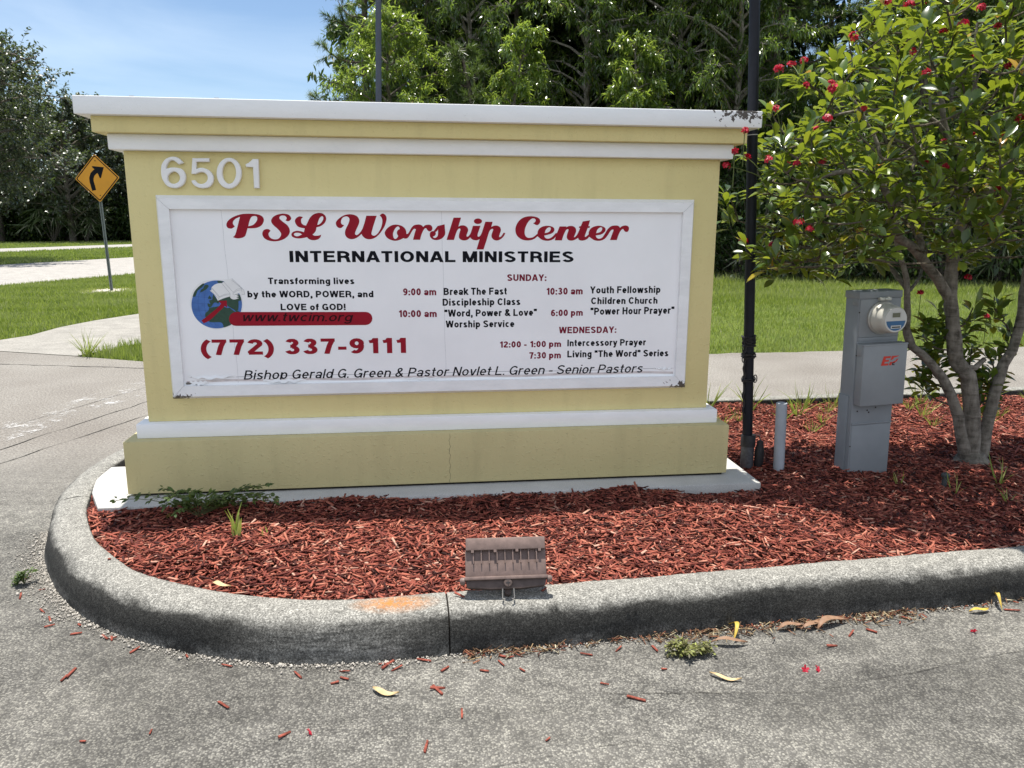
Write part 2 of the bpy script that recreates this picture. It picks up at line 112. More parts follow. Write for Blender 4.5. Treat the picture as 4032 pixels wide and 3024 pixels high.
STEMS = [[(3.151,0.229,0.038,0.052),(3.126,0.236,0.259,0.0503),(3.064,0.248,0.611,0.0487),(2.986,0.262,0.7,0.047),(2.959,0.27,0.833,0.0453),(2.933,0.277,0.965,0.0437),(2.915,0.284,1.07,0.042),(2.911,0.288,1.182,0.0403),(2.911,0.293,1.25,0.0387),(2.911,0.297,1.378,0.037),(2.938,0.298,1.48,0.0353),(2.957,0.299,1.555,0.0337),(2.96,0.303,1.591,0.032)],[(2.96,0.303,1.591,0.026),(2.935,0.325,1.656,0.0238),(2.946,0.343,1.757,0.0215),(2.958,0.36,1.843,0.0192),(2.913,0.385,1.904,0.017),(2.886,0.407,1.935,0.0147),(2.864,0.429,2.011,0.0125),(2.829,0.452,2.197,0.0102),(2.767,0.479,2.396,0.008)],[(2.951,0.304,1.626,0.016),(2.871,0.273,1.673,0.0143),(2.792,0.241,1.72,0.0127),(2.708,0.209,1.736,0.011),(2.586,0.183,1.795,0.0093),(2.485,0.153,1.866,0.0077),(2.371,0.126,1.908,0.006)],[(2.961,0.303,1.586,0.027),(3.008,0.276,1.62,0.0243),(3.063,0.247,1.664,0.0216),(3.101,0.221,1.707,0.0189),(3.172,0.19,1.731,0.0161),(3.317,0.15,1.77,0.0134),(3.474,0.109,1.925,0.0107),(3.589,0.072,2.157,0.008)],[(3.013,0.296,1.616,0.02),(3.077,0.324,1.677,0.0181),(3.125,0.354,1.745,0.0163),(3.098,0.394,1.837,0.0144),(3.098,0.43,1.916,0.0126),(3.1,0.466,2.02,0.0107),(3.063,0.506,2.336,0.0089),(3.07,0.541,2.589,0.007)],[(3.11,0.335,1.743,0.015),(3.217,0.388,1.773,0.0135),(3.326,0.442,1.798,0.012),(3.448,0.493,1.772,0.0105),(3.694,0.529,1.893,0.009),(3.806,0.583,2.241,0.0075),(3.832,0.646,2.614,0.006)],[(2.914,0.279,1.053,0.032),(2.808,0.258,1.172,0.0303),(2.737,0.234,1.229,0.0286),(2.657,0.21,1.297,0.0269),(2.588,0.185,1.346,0.0251),(2.492,0.163,1.395,0.0234),(2.445,0.135,1.415,0.0217),(2.411,0.106,1.501,0.02),(2.363,0.078,1.585,0.0183),(2.298,0.052,1.653,0.0166),(2.251,0.024,1.688,0.0149),(2.164,0.002,1.717,0.0131),(2.042,-0.017,1.731,0.0114),(1.92,-0.035,1.706,0.0097),(1.8,-0.054,1.682,0.008)],[(2.635,0.193,1.316,0.02),(2.652,0.213,1.38,0.0184),(2.636,0.238,1.429,0.0169),(2.601,0.265,1.503,0.0153),(2.574,0.291,1.563,0.0138),(2.548,0.316,1.603,0.0122),(2.479,0.347,1.608,0.0107),(2.391,0.381,1.603,0.0091),(2.221,0.425,1.577,0.0076),(2.081,0.465,1.539,0.006)],[(2.632,0.194,1.39,0.014),(2.666,0.247,1.503,0.0129),(2.686,0.302,1.578,0.0117),(2.653,0.364,1.635,0.0106),(2.612,0.427,1.723,0.0094),(2.611,0.484,1.847,0.0083),(2.547,0.55,2.03,0.0071),(2.509,0.612,2.215,0.006)],[(2.289,0.086,1.692,0.012),(2.312,0.121,1.782,0.0105),(2.304,0.16,1.887,0.009),(2.225,0.207,2.053,0.0075),(2.162,0.253,2.173,0.006)],[(3.084,0.217,0.139,0.036),(3.002,0.218,0.38,0.034),(2.882,0.224,0.619,0.032),(2.826,0.222,0.674,0.03),(2.733,0.224,0.755,0.028),(2.662,0.224,0.8,0.026),(2.622,0.219,0.88,0.024),(2.614,0.211,0.976,0.022),(2.601,0.203,1.079,0.02),(2.582,0.196,1.127,0.018),(2.575,0.188,1.178,0.016),(2.54,0.183,1.253,0.014),(2.515,0.177,1.282,0.012),(2.456,0.175,1.435,0.01),(2.367,0.177,1.532,0.008)],[(2.594,0.198,1.114,0.014),(2.57,0.272,1.193,0.0124),(2.568,0.343,1.245,0.0108),(2.526,0.419,1.329,0.0092),(2.386,0.507,1.405,0.0076),(2.233,0.597,1.43,0.006)],[(2.603,0.197,1.114,0.01),(2.728,0.316,1.168,0.0087),(2.832,0.437,1.226,0.0073),(2.927,0.559,1.324,0.006)],[(2.702,0.245,0.783,0.016),(2.687,0.267,0.837,0.0147),(2.686,0.288,0.879,0.0133),(2.676,0.309,0.849,0.012)],[(3.209,0.242,0.127,0.038),(3.242,0.26,0.419,0.0356),(3.289,0.278,0.601,0.0332),(3.32,0.297,0.665,0.0308),(3.379,0.313,0.753,0.0284),(3.413,0.332,0.864,0.026),(3.437,0.352,0.974,0.0236),(3.451,0.373,1.085,0.0212),(3.477,0.393,1.276,0.0188),(3.521,0.411,1.569,0.0164),(3.627,0.42,1.882,0.014)],[(2.857,0.367,1.93,0.014),(2.771,0.361,2.024,0.0125),(2.647,0.36,2.07,0.011),(2.531,0.358,2.067,0.0095),(2.368,0.361,2.088,0.008),(2.163,0.371,2.049,0.0065),(2.007,0.374,2.023,0.005)],[(2.541,0.306,1.602,0.011),(2.69,0.375,1.864,0.0095),(2.785,0.451,2.098,0.008),(2.76,0.543,2.359,0.0065),(2.721,0.636,2.5,0.005)],[(3.016,0.246,0.666,0.018),(3.113,0.264,0.661,0.016),(3.182,0.285,0.702,0.014)]]
CROWN = [(1.642,0.42,1.277),(1.692,0.414,1.506),(1.658,0.418,1.631),(1.732,0.408,1.852),(1.675,0.416,1.949),(1.807,0.399,2.034),(1.798,0.4,2.164),(1.89,0.388,2.247),(2.01,0.373,2.283),(2.205,0.349,2.307),(2.246,0.343,2.388),(2.309,0.335,2.492),(2.324,0.333,2.594),(2.458,0.316,2.696),(2.691,0.287,2.764),(3.152,0.229,2.899),(3.65,0.165,2.768),(4.0,0.121,2.291),(4.108,0.107,1.692),(3.829,0.143,1.389),(3.36,0.202,1.438),(3.124,0.232,1.284),(2.976,0.251,1.436),(2.635,0.294,1.281),(2.49,0.312,1.178),(2.229,0.345,1.202),(1.966,0.379,1.253),(1.815,0.398,1.2)]
FLOWERS = [(2.32,0.212,2.585),(2.27,-0.057,2.504),(2.522,0.19,2.573),(2.682,0.0,2.516),(2.767,-0.022,2.433),(2.307,-0.279,2.332),(2.564,0.187,2.522),(2.296,-0.415,2.333),(1.916,-0.205,2.313),(2.253,-0.129,2.276),(2.697,0.041,2.302),(2.24,-0.282,2.152),(1.883,0.199,2.287),(1.854,0.281,2.283),(1.558,-0.218,2.161),(1.944,0.017,2.144),(1.76,-0.345,2.06),(1.622,-0.08,2.012),(1.756,-0.322,1.939),(2.409,0.193,1.948),(2.585,-0.17,1.908),(2.676,0.155,1.898),(1.997,0.134,1.782),(1.841,0.206,1.777),(1.541,-0.21,1.761),(1.357,-0.251,1.796),(1.452,0.081,1.756),(1.421,-0.198,1.894),(2.511,0.034,1.778),(2.47,-0.173,1.748),(2.789,-0.136,1.648),(1.66,0.276,1.376),(1.69,-0.0,1.367),(1.682,-0.27,1.474),(1.758,-0.247,1.446),(2.773,-0.122,2.226),(2.863,-0.147,1.98),(2.13,0.02,2.037),(1.828,-0.097,1.916),(1.569,0.099,1.8),(1.743,-0.089,1.759),(1.829,0.049,2.143),(2.903,0.007,1.914),(2.764,0.328,1.089),(3.019,0.296,1.175),(3.156,0.278,0.954)]
SHOOTS = [(2.831,0.323,0.979),(3.089,0.35,1.0),(3.286,0.363,1.06),(3.372,0.408,0.854),(2.911,0.336,0.802),(2.904,0.428,0.626),(3.146,0.418,0.818),(3.357,0.473,0.689),(3.233,0.328,0.582),(3.173,0.419,0.692),(2.876,0.321,0.916),(3.3,0.36,0.565),(2.928,0.312,0.724)]
LPOLE = [(-0.48, 5.739, 2.849), (-0.449, 5.735, 3.929)]

# ------------------------------------------------------------------ helpers: meshes
class MB:
    """collects faces of one mesh"""
    def __init__(s):
        s.v = []; s.f = []; s.m = []
    def add(s, verts, faces, mi=0):
        o = len(s.v)
        s.v += [tuple(p) for p in verts]
        s.f += [tuple(i + o for i in f) for f in faces]
        s.m += [mi] * len(faces)
        return s
    def box(s, x0, x1, y0, y1, z0, z1, mi=0):
        v = [(x0, y0, z0), (x1, y0, z0), (x1, y1, z0), (x0, y1, z0), (x0, y0, z1), (x1, y0, z1), (x1, y1, z1), (x0, y1, z1)]
        return s.add(v, [(0, 3, 2, 1), (4, 5, 6, 7), (0, 1, 5, 4), (1, 2, 6, 5), (2, 3, 7, 6), (3, 0, 4, 7)], mi)
    def tube(s, pts, rad, n=8, mi=0, cap=True):
        pts = [Vector(p[:3]) for p in pts]
        if not hasattr(rad, '__len__'):
            rad = [rad] * len(pts)
        d = (pts[1] - pts[0]).normalized()
        ref = Vector((0, 0, 1)) if abs(d.z) < .9 else Vector((1, 0, 0))
        a = d.cross(ref).normalized()
        V = []
        for i, p in enumerate(pts):
            if i == 0: t = pts[1] - pts[0]
            elif i == len(pts) - 1: t = pts[-1] - pts[-2]
            else: t = (pts[i + 1] - pts[i]).normalized() + (pts[i] - pts[i - 1]).normalized()
            if t.length < 1e-9: t = d
            t.normalize()
            a = (a - t * a.dot(t))
            if a.length < 1e-6: a = t.orthogonal()
            a.normalize()
            b = t.cross(a)
            for k in range(n):
                an = 2 * math.pi * k / n
                V.append(p + (a * math.cos(an) + b * math.sin(an)) * rad[i])
        F = []
        for i in range(len(pts) - 1):
            for k in range(n):
                k2 = (k + 1) % n
                F.append((i * n + k, i * n + k2, i * n + n + k2, i * n + n + k))
        if cap:
            F.append(tuple(range(n - 1, -1, -1)))
            F.append(tuple((len(pts) - 1) * n + k for k in range(n)))
        return s.add(V, F, mi)
    def lathe(s, c, axis, prof, n=24, mi=0):
        """prof: list of (radius, height along axis)"""
        c = Vector(c); ax = Vector(axis).normalized()
        a = ax.orthogonal().normalized(); b = ax.cross(a)
        V = []; F = []
        for r, h in prof:
            for k in range(n):
                an = 2 * math.pi * k / n
                V.append(c + ax * h + (a * math.cos(an) + b * math.sin(an)) * r)
        for i in range(len(prof) - 1):
            for k in range(n):
                k2 = (k + 1) % n
                F.append((i * n + k, i * n + k2, i * n + n + k2, i * n + n + k))
        F.append(tuple(range(n - 1, -1, -1)))
        F.append(tuple((len(prof) - 1) * n + k for k in range(n)))
        return s.add(V, F, mi)
    def prism(s, poly, fn, d0, d1, mi=0):
        """extrude a 2D polygon; fn(u, v, d) -> point"""
        n = len(poly)
        V = [fn(u, v, d0) for u, v in poly] + [fn(u, v, d1) for u, v in poly]
        F = [tuple(range(n - 1, -1, -1)), tuple(range(n, 2 * n))] + [(i, (i + 1) % n, n + (i + 1) % n, n + i) for i in range(n)]
        return s.add(V, F, mi)
    def build(s, name, mats, parent=None, bevel=0, seg=2, smooth=None):
        me = bpy.data.meshes.new(name)
        me.from_pydata(s.v, [], s.f)
        if not isinstance(mats, (list, tuple)): mats = [mats]
        for m in mats: me.materials.append(m)
        me.polygons.foreach_set('material_index', s.m)
        bm = bmesh.new(); bm.from_mesh(me)
        bmesh.ops.recalc_face_normals(bm, faces=bm.faces)
        if bevel:
            ed = [e for e in bm.edges if len(e.link_faces) == 2 and e.calc_face_angle(0) > R(25)]
            bmesh.ops.bevel(bm, geom=ed, offset=bevel, segments=seg, profile=.5, affect='EDGES', clamp_overlap=True)
        bm.to_mesh(me); bm.free()
        if bevel and smooth is None: smooth = 40
        if smooth:
            me.polygons.foreach_set('use_smooth', [True] * len(me.polygons))
            me.set_sharp_from_angle(angle=R(smooth))
        me.update()
        return link(name, me, parent)

def link(name, data, parent=None):
    o = bpy.data.objects.new(name, data)
    COL.objects.link(o)
    if parent is not None:
        o.parent = parent
        pw = world_of(parent)
        o.matrix_parent_inverse = pw.inverted()
    return o

def world_of(o):
    m = Matrix.LocRotScale(o.location, o.rotation_euler, o.scale)
    if o.parent is not None:
        return world_of(o.parent) @ o.matrix_parent_inverse @ m
    return m

def np_mesh(name, V, F, mats, parent=None, mi=None, smooth=False):
    """fast mesh from numpy arrays; F is (n, k)"""
    me = bpy.data.meshes.new(name)
    V = np.asarray(V, np.float32); F = np.asarray(F, np.int32)
    n, k = F.shape
    me.vertices.add(len(V)); me.vertices.foreach_set('co', V.ravel())
    me.loops.add(n * k); me.loops.foreach_set('vertex_index', F.ravel())
    me.polygons.add(n)
    me.polygons.foreach_set('loop_start', np.arange(0, n * k, k, dtype=np.int32))
    if not isinstance(mats, (list, tuple)): mats = [mats]
    for m in mats: me.materials.append(m)
    if mi is not None: me.polygons.foreach_set('material_index', np.asarray(mi, np.int32))
    if smooth: me.polygons.foreach_set('use_smooth', np.ones(n, bool))
    me.update(calc_edges=True)
    me.validate()
    return link(name, me, parent)

def empty(name, loc, label=None, cat=None, group=None):
    o = bpy.data.objects.new(name, None)
    o.location = loc
    o.empty_display_size = .1
    COL.objects.link(o)
    return tag(o, label, cat, group)

def tag(o, label=None, cat=None, group=None, kind=None):
    if label: o['label'] = label
    if cat: o['category'] = cat
    if group: o['group'] = group
    if kind: o['kind'] = kind
    return o

def copy_thing(o, loc=None, rotz=None, scale=None, label=None, parent=None):
    c = o.copy(); COL.objects.link(c)
    if parent is not None: c.parent = parent
    for ch in o.children: copy_thing(ch, parent=c)
    if loc is not None: c.location = loc
    if rotz is not None: c.rotation_euler = (o.rotation_euler[0], o.rotation_euler[1], rotz)
    if scale is not None: c.scale = (scale, scale, scale) if not hasattr(scale, '__len__') else scale
    if label: c['label'] = label
    return c

# ------------------------------------------------------------------ helpers: materials
class NT:
    def __init__(s, name, rough=.8, spec=.3):
        s.m = bpy.data.materials.new(name); s.m.use_nodes = True
        s.t = s.m.node_tree
        s.b = s.t.nodes['Principled BSDF']; s.o = s.t.nodes['Material Output']
        s.b.inputs['Roughness'].default_value = rough
        s.b.inputs['Specular IOR Level'].default_value = spec
        s.pos = s.n('ShaderNodeNewGeometry').outputs['Position']
        s.geo = s.pos.node
    def n(s, typ, **kw):
        nd = s.t.nodes.new(typ)
        for k, v in kw.items(): setattr(nd, k, v)
        return nd
    def l(s, a, b): s.t.links.new(a, b)
    def setin(s, sock, v):
        if hasattr(v, 'is_output'): s.l(v, sock)
        else: sock.default_value = v
    def noise(s, scale, detail=4, rough=.55, dist=0, vec=None, out='Fac'):
        nd = s.n('ShaderNodeTexNoise')
        s.l(vec if vec is not None else s.pos, nd.inputs['Vector'])
        nd.inputs['Scale'].default_value = scale; nd.inputs['Detail'].default_value = detail
        nd.inputs['Roughness'].default_value = rough; nd.inputs['Distortion'].default_value = dist
        return nd.outputs[out]
    def vor(s, scale, feature='F1', out='Distance', vec=None, rand=1):
        nd = s.n('ShaderNodeTexVoronoi', feature=feature)
        s.l(vec if vec is not None else s.pos, nd.inputs['Vector'])
        nd.inputs['Scale'].default_value = scale; nd.inputs['Randomness'].default_value = rand
        return nd.outputs[out]
    def map(s, scale=(1, 1, 1), rot=(0, 0, 0), loc=(0, 0, 0), vec=None):
        nd = s.n('ShaderNodeMapping')
        s.l(vec if vec is not None else s.pos, nd.inputs['Vector'])
        nd.inputs['Scale'].default_value = scale; nd.inputs['Rotation'].default_value = rot; nd.inputs['Location'].default_value = loc
        return nd.outputs['Vector']
    def ramp(s, fac, stops, interp='LINEAR'):
        nd = s.n('ShaderNodeValToRGB'); cr = nd.color_ramp; cr.interpolation = interp
        while len(cr.elements) < len(stops): cr.elements.new(.5)
        for e, (p, c) in zip(cr.elements, stops):
            e.position = p
            e.color = (c, c, c, 1) if not hasattr(c, '__len__') else (*c[:3], 1)
        s.l(fac, nd.inputs['Fac'])
        return nd.outputs['Color']
    def mix(s, fac, a, b, mode='MIX'):
        nd = s.n('ShaderNodeMix', data_type='RGBA', blend_type=mode)
        for k, v in (('Factor', fac), ('A', a), ('B', b)):
            if isinstance(v, tuple) and len(v) == 3: v = (*v, 1)
            s.setin(nd.inputs[k], v)
        return nd.outputs['Result']
    def math(s, op, a, b=0, c=0, clamp=False):
        nd = s.n('ShaderNodeMath', operation=op, use_clamp=clamp)
        s.setin(nd.inputs[0], a); s.setin(nd.inputs[1], b); s.setin(nd.inputs[2], c)
        return nd.outputs[0]
    def sep(s, vec=None):
        nd = s.n('ShaderNodeSeparateXYZ'); s.l(vec if vec is not None else s.pos, nd.inputs[0])
        return nd.outputs
    def rng(s, v, a, b, c=0, d=1):
        nd = s.n('ShaderNodeMapRange'); s.setin(nd.inputs[0], v)
        for i, k in enumerate((a, b, c, d)): nd.inputs[i + 1].default_value = k
        return nd.outputs[0]
    def spot(s, p, r0, r1, stretch=(1, 1, 1)):
        """1 inside r0 of point p, 0 beyond r1"""
        v = s.n('ShaderNodeVectorMath', operation='SUBTRACT'); s.l(s.pos, v.inputs[0]); v.inputs[1].default_value = p
        v2 = s.n('ShaderNodeVectorMath', operation='MULTIPLY'); s.l(v.outputs[0], v2.inputs[0]); v2.inputs[1].default_value = stretch
        ln = s.n('ShaderNodeVectorMath', operation='LENGTH'); s.l(v2.outputs[0], ln.inputs[0])
        return s.rng(ln.outputs['Value'], r0, r1, 1, 0)
    def color(s, c):
        if isinstance(c, tuple) and len(c) == 3: c = (*c, 1)
        s.setin(s.b.inputs['Base Color'], c); return s
    def bump(s, h, strength=.3, dist=.01):
        nd = s.n('ShaderNodeBump'); s.l(h, nd.inputs['Height'])
        nd.inputs['Strength'].default_value = strength; nd.inputs['Distance'].default_value = dist
        s.l(nd.outputs['Normal'], s.b.inputs['Normal']); return s
    def translucent(s, fac, col):
        tr = s.n('ShaderNodeBsdfTranslucent'); s.setin(tr.inputs['Color'], (*col, 1) if isinstance(col, tuple) else col)
        mxs = s.n('ShaderNodeMixShader'); mxs.inputs[0].default_value = fac
        s.l(s.b.outputs[0], mxs.inputs[1]); s.l(tr.outputs[0], mxs.inputs[2]); s.l(mxs.outputs[0], s.o.inputs['Surface'])
        return s

def plain(name, c, rough=.6, spec=.4, metal=0, var=.12, scale=30, bump=0):
    t = NT(name, rough, spec)
    nz = t.noise(scale, 5)
    t.color(t.mix(t.ramp(nz, [(.3, 0), (.7, 1)]), tuple(x * (1 - var) for x in c), tuple(min(1, x * (1 + var)) for x in c)))
    t.b.inputs['Metallic'].default_value = metal
    if bump: t.bump(nz, bump, .003)
    return t.m

# asphalt with exposed pale aggregate
def mat_asphalt():
    t = NT('asphalt', .85, .25)
    v = t.vor(150, out='Color'); d = t.vor(150); s = t.sep(v)
    p = t.sep()
    peb = t.ramp(s[0], [(0, (.105, .10, .09)), (.3, (.145, .139, .125)), (.65, (.19, .183, .162)), (1, (.275, .265, .23))])
    core = t.ramp(d, [(.42, 1), (.70, 0)])
    big = t.ramp(t.noise(1.1, 5, .6), [(.3, 0), (.7, 1)])
    fine = t.ramp(t.noise(14, 3, .6), [(.35, .75), (.65, 1.15)])
    c = t.mix(core, t.mix(big, (.068, .065, .059), (.108, .104, .095)), peb)
    c = t.mix(1, c, fine, 'MULTIPLY')
    c = t.mix(t.math('MULTIPLY', big, .45), c, t.mix(1, c, (1.35, 1.33, 1.28), 'MULTIPLY'))
    # oil-dark patch by the kerb on the right
    dk = t.math('MULTIPLY', t.spot((1.35, -1.55, 0), .1, .75, (1, 1.8, 1)), t.ramp(t.noise(3, 4), [(.35, 0), (.6, .75)]))
    c = t.mix(dk, c, t.mix(1, c, (.42, .42, .43), 'MULTIPLY'))
    # tyre-worn and grimy swathes
    gr = t.ramp(t.noise(.75, 4, .55, .8, vec=t.map((1, 2.2, 1))), [(.40, .80), (.60, 1.10)])
    c = t.mix(1, c, gr, 'MULTIPLY')
    nk = t.math('MULTIPLY', t.spot((-1.25, -1.45, 0), .25, .95, (1, 1.3, 1)), .35)
    c = t.mix(nk, c, t.mix(1, c, (.62, .61, .60), 'MULTIPLY'))
    # lane behind the island: grazing-angle brightness painted into the asphalt colour
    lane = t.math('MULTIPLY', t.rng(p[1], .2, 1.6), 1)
    graze_tone = t.mix(t.ramp(t.noise(70, 4, .75), [(.38, 0), (.62, 1)]), (.14, .128, .113), (.33, .31, .275))
    graze_tone = t.mix(t.ramp(t.noise(.9, 4), [(.35, 0), (.65, 1)]), graze_tone, t.mix(1, graze_tone, (.78, .76, .75), 'MULTIPLY'))
    c = t.mix(lane, c, graze_tone)
    # pale dust along the foot of the kerb
    t.color(c)
    h = t.math('ADD', t.math('MULTIPLY', t.math('SUBTRACT', 1, d), 1), t.math('MULTIPLY', t.noise(300, 2), .3))
    t.bump(h, .75, .006)
    return t.m

def mat_concrete(name, c, dirt=.5, fine=260):
    t = NT(name, .9, .2)
    a = t.ramp(t.noise(fine, 3, .7), [(.35, .72), (.65, 1.18)])
    b = t.ramp(t.noise(3, 6, .6), [(.3, 1 - dirt * .5), (.7, 1.08)])
    t.color(t.mix(1, t.mix(1, c, a, 'MULTIPLY'), b, 'MULTIPLY'))
    t.bump(t.noise(fine, 3), .35, .004)
    return t.m

def mat_kerb():
    t = NT('kerb_concrete', .92, .2)
    p = t.sep()
    sp = t.mix(1, t.ramp(t.noise(150, 4, .8), [(.36, .35), (.5, .85), (.66, 2.0)]), t.ramp(t.noise(36, 3, .6), [(.35, .8), (.65, 1.15)]), 'MULTIPLY')
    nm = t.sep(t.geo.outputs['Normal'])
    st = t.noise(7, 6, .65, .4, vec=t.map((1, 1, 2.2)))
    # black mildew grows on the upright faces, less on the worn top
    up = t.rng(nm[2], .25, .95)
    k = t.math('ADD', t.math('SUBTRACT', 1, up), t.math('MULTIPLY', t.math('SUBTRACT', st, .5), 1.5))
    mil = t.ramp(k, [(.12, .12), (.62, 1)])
    scuff = t.math('MULTIPLY', t.spot((-.42, -1.36, .04), .1, .42, (1, 1, 2.5)), t.ramp(t.noise(12, 5, .6, vec=t.map((1, 1, 7))), [(.35, .2), (.6, 1)]))
    mil = t.mix(t.math('MULTIPLY', scuff, .8), mil, (0, 0, 0))
    foot = t.math('MULTIPLY', t.rng(p[2], .05, .0), t.ramp(t.noise(9, 4), [(.4, 0), (.6, .7)]))
    mil = t.mix(foot, mil, (.25, .25, .25))
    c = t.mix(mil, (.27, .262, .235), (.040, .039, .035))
    c = t.mix(1, c, sp, 'MULTIPLY')
    rust = t.math('MULTIPLY', t.spot((-.21, -1.235, .15), .03, .17, (1, 2.6, 1)), t.ramp(t.noise(60, 4, .7), [(.32, 0), (.55, 1)]))
    c = t.mix(rust, c, (.40, .17, .05))
    t.color(c)
    t.bump(t.noise(240, 4, .7), .55, .005)
    return t.m

def stucco(name, c, c2, marks=True, lumps=1.0):
    t = NT(name, .72, .3)
    big = t.ramp(t.noise(1.7, 5, .6), [(.3, 0), (.7, 1)])
    col = t.mix(big, c, c2)
    sp = t.ramp(t.noise(75, 2, .5), [(.74, 0), (.8, 1)])
    if marks: col = t.mix(t.math('MULTIPLY', sp, .22), col, tuple(x * .45 for x in c))
    drip = t.ramp(t.noise(9, 4, .6, vec=t.map((1, 1, .12))), [(.50, 0), (.8, .26)])
    col = t.mix(drip, col, tuple(x * .55 for x in c))
    t.color(col)
    l = t.ramp(t.noise(62, 2, .45), [(.58, 0), (.75, 1)])
    tr_ = t.noise(16, 4, .6)
    h = t.math('ADD', t.math('ADD', t.math('MULTIPLY', l, .3 * lumps), t.math('MULTIPLY', tr_, .8)), t.math('MULTIPLY', t.noise(260, 3), .3))
    t.bump(h, .7, .006)
    return t.m

def white_paint(name, c=(.87, .87, .855), peel=None, dirt=.35):
    t = NT(name, .5, .4)
    g = t.ramp(t.noise(5, 6, .65, vec=t.map((1, 1, 3))), [(.35, 0), (.75, dirt)])
    col = t.mix(g, c, tuple(x * .72 for x in c))
    sp = t.ramp(t.noise(120, 3, .6), [(.70, 0), (.76, .5)])
    col = t.mix(sp, col, (.30, .28, .26))
    if peel:
        for p, r0, r1, st, th in peel:
            mk = t.math('MULTIPLY', t.spot(p, r0, r1, st), 1)
            e = t.ramp(t.math('ADD', t.noise(38, 5, .65), t.math('MULTIPLY', mk, .34)), [(th, 0), (th + .012, 1)])
            e = t.math('MULTIPLY', e, t.ramp(mk, [(0, 0), (.05, 1)]))
            col = t.mix(e, col, (.085, .07, .06))
    t.color(col)
    t.bump(t.math('ADD', t.noise(300, 3), t.math('MULTIPLY', t.ramp(t.noise(50, 2), [(.6, 0), (.75, 1)]), .6)), .25, .003)
    return t.m

def mat_leaf(name, stops, trans=.35, tcol=(.3, .42, .05), rough=.42, spec=.5, patch=False):
    t = NT(name, rough, spec)
    rnd = t.geo.outputs['Random Per Island']
    col = t.ramp(rnd, stops)
    if patch:      # paler dry swathes and deeper green ones
        col = t.mix(t.ramp(t.noise(.55, 5, .65, vec=t.map((.5, 1.3, 1))), [(.42, 0), (.66, .85)]), col, (.45, .46, .22))
        col = t.mix(t.ramp(t.noise(1.4, 4, .6, vec=t.map((1, 1, 1), loc=(7, 3, 0))), [(.5, 0), (.75, .5)]), col, (.06, .12, .02))
    t.color(col)
    t.translucent(trans, tcol)
    return t.m

def mat_bark(name, a, b, scale=22, rings=0):
    t = NT(name, .9, .2)
    n1 = t.noise(scale, 5, .65, vec=t.map((1, 1, .35)))
    k = n1
    if rings:
        wv = t.noise(rings, 4, .6, .6, vec=t.map((.25, .25, 1)))
        k = t.math('ADD', t.math('MULTIPLY', n1, .55), t.math('MULTIPLY', wv, .45))
    t.color(t.ramp(k, [(.36, a), (.5, tuple((x + y) / 2 for x, y in zip(a, b))), (.64, b)]))
    t.bump(k, .7, .02)
    return t.m

def mat_grass_soil(name, a, b, c):
    t = NT(name, .95, .1)
    col = t.mix(t.ramp(t.noise(2.2, 6, .6), [(.35, 0), (.65, 1)]), a, b)
    col = t.mix(t.ramp(t.noise(26, 4, .7), [(.45, 0), (.7, .7)]), col, c)
    t.color(col); t.bump(t.noise(40, 4, .7), .8, .05)
    return t.m

MAT = {}
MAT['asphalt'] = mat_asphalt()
MAT['kerb'] = mat_kerb()
MAT['slab'] = mat_concrete('slab_concrete', (.50, .49, .455), .35)
MAT['sidewalk'] = mat_concrete('sidewalk_concrete', (.295, .28, .25), .45, 60)
MAT['road'] = mat_concrete('road_surface', (.36, .342, .315), .5, 22)
MAT['yellow'] = stucco('yellow_stucco', (.73, .63, .305), (.68, .585, .275))
MAT['yellow_base'] = stucco('yellow_plinth_stucco', (.56, .485, .25), (.52, .45, .225), False, 1.6)
MAT['white'] = white_paint('white_trim_paint')
MAT['white_cap'] = white_paint('white_cap_paint', (.86, .86, .85), [((1.47, -.05, 1.99), .02, .22, (1, 1, 2.6), .735)], .25)
MAT['white_frame'] = white_paint('white_frame_paint', (.87, .875, .87), [((-1.27, .06, .615), .0, .13, (1, 1, 2.5), .66), ((1.27, .06, .62), .0, .12, (1, 1, 2), .68)], .55)
MAT['panel'] = plain('sign_panel_white', (.88, .88, .885), .35, .4, 0, .035, 3)
MAT['red'] = plain('red_vinyl', (.29, .009, .022), .6, .15, 0, .06, 20)
MAT['maroon'] = plain('maroon_vinyl', (.19, .009, .03), .6, .15, 0, .06, 20)
MAT['black'] = plain('black_vinyl', (.006, .007, .011), .6, .1, 0, .2, 20)
MAT['dark_red'] = plain('dark_red_vinyl', (.030, .006, .009), .6, .1, 0, .1, 20)
MAT['ocean'] = plain('ocean_blue_vinyl', (.055, .15, .42), .4, .4, 0, .18, 26)
MAT['land'] = plain('land_green_vinyl', (.022, .062, .04), .4, .4, 0, .2, 60)
MAT['paper'] = plain('paper_white_vinyl', (.80, .80, .79), .4, .4, 0, .03, 20)
MAT['line_grey'] = plain('thin_grey_line', (.33, .34, .36), .5, .3, 0, .1, 20)

# ------------------------------------------------------------------ stroke lettering (grotesque capitals and lower case)
def arc(cx, cy, rx, ry, a0, a1, n=None):
    n = n or max(3, int(abs(a1 - a0) / 15))
    return [(cx + rx * math.cos(R(a0 + (a1 - a0) * i / n)), cy + ry * math.sin(R(a0 + (a1 - a0) * i / n))) for i in range(n + 1)]

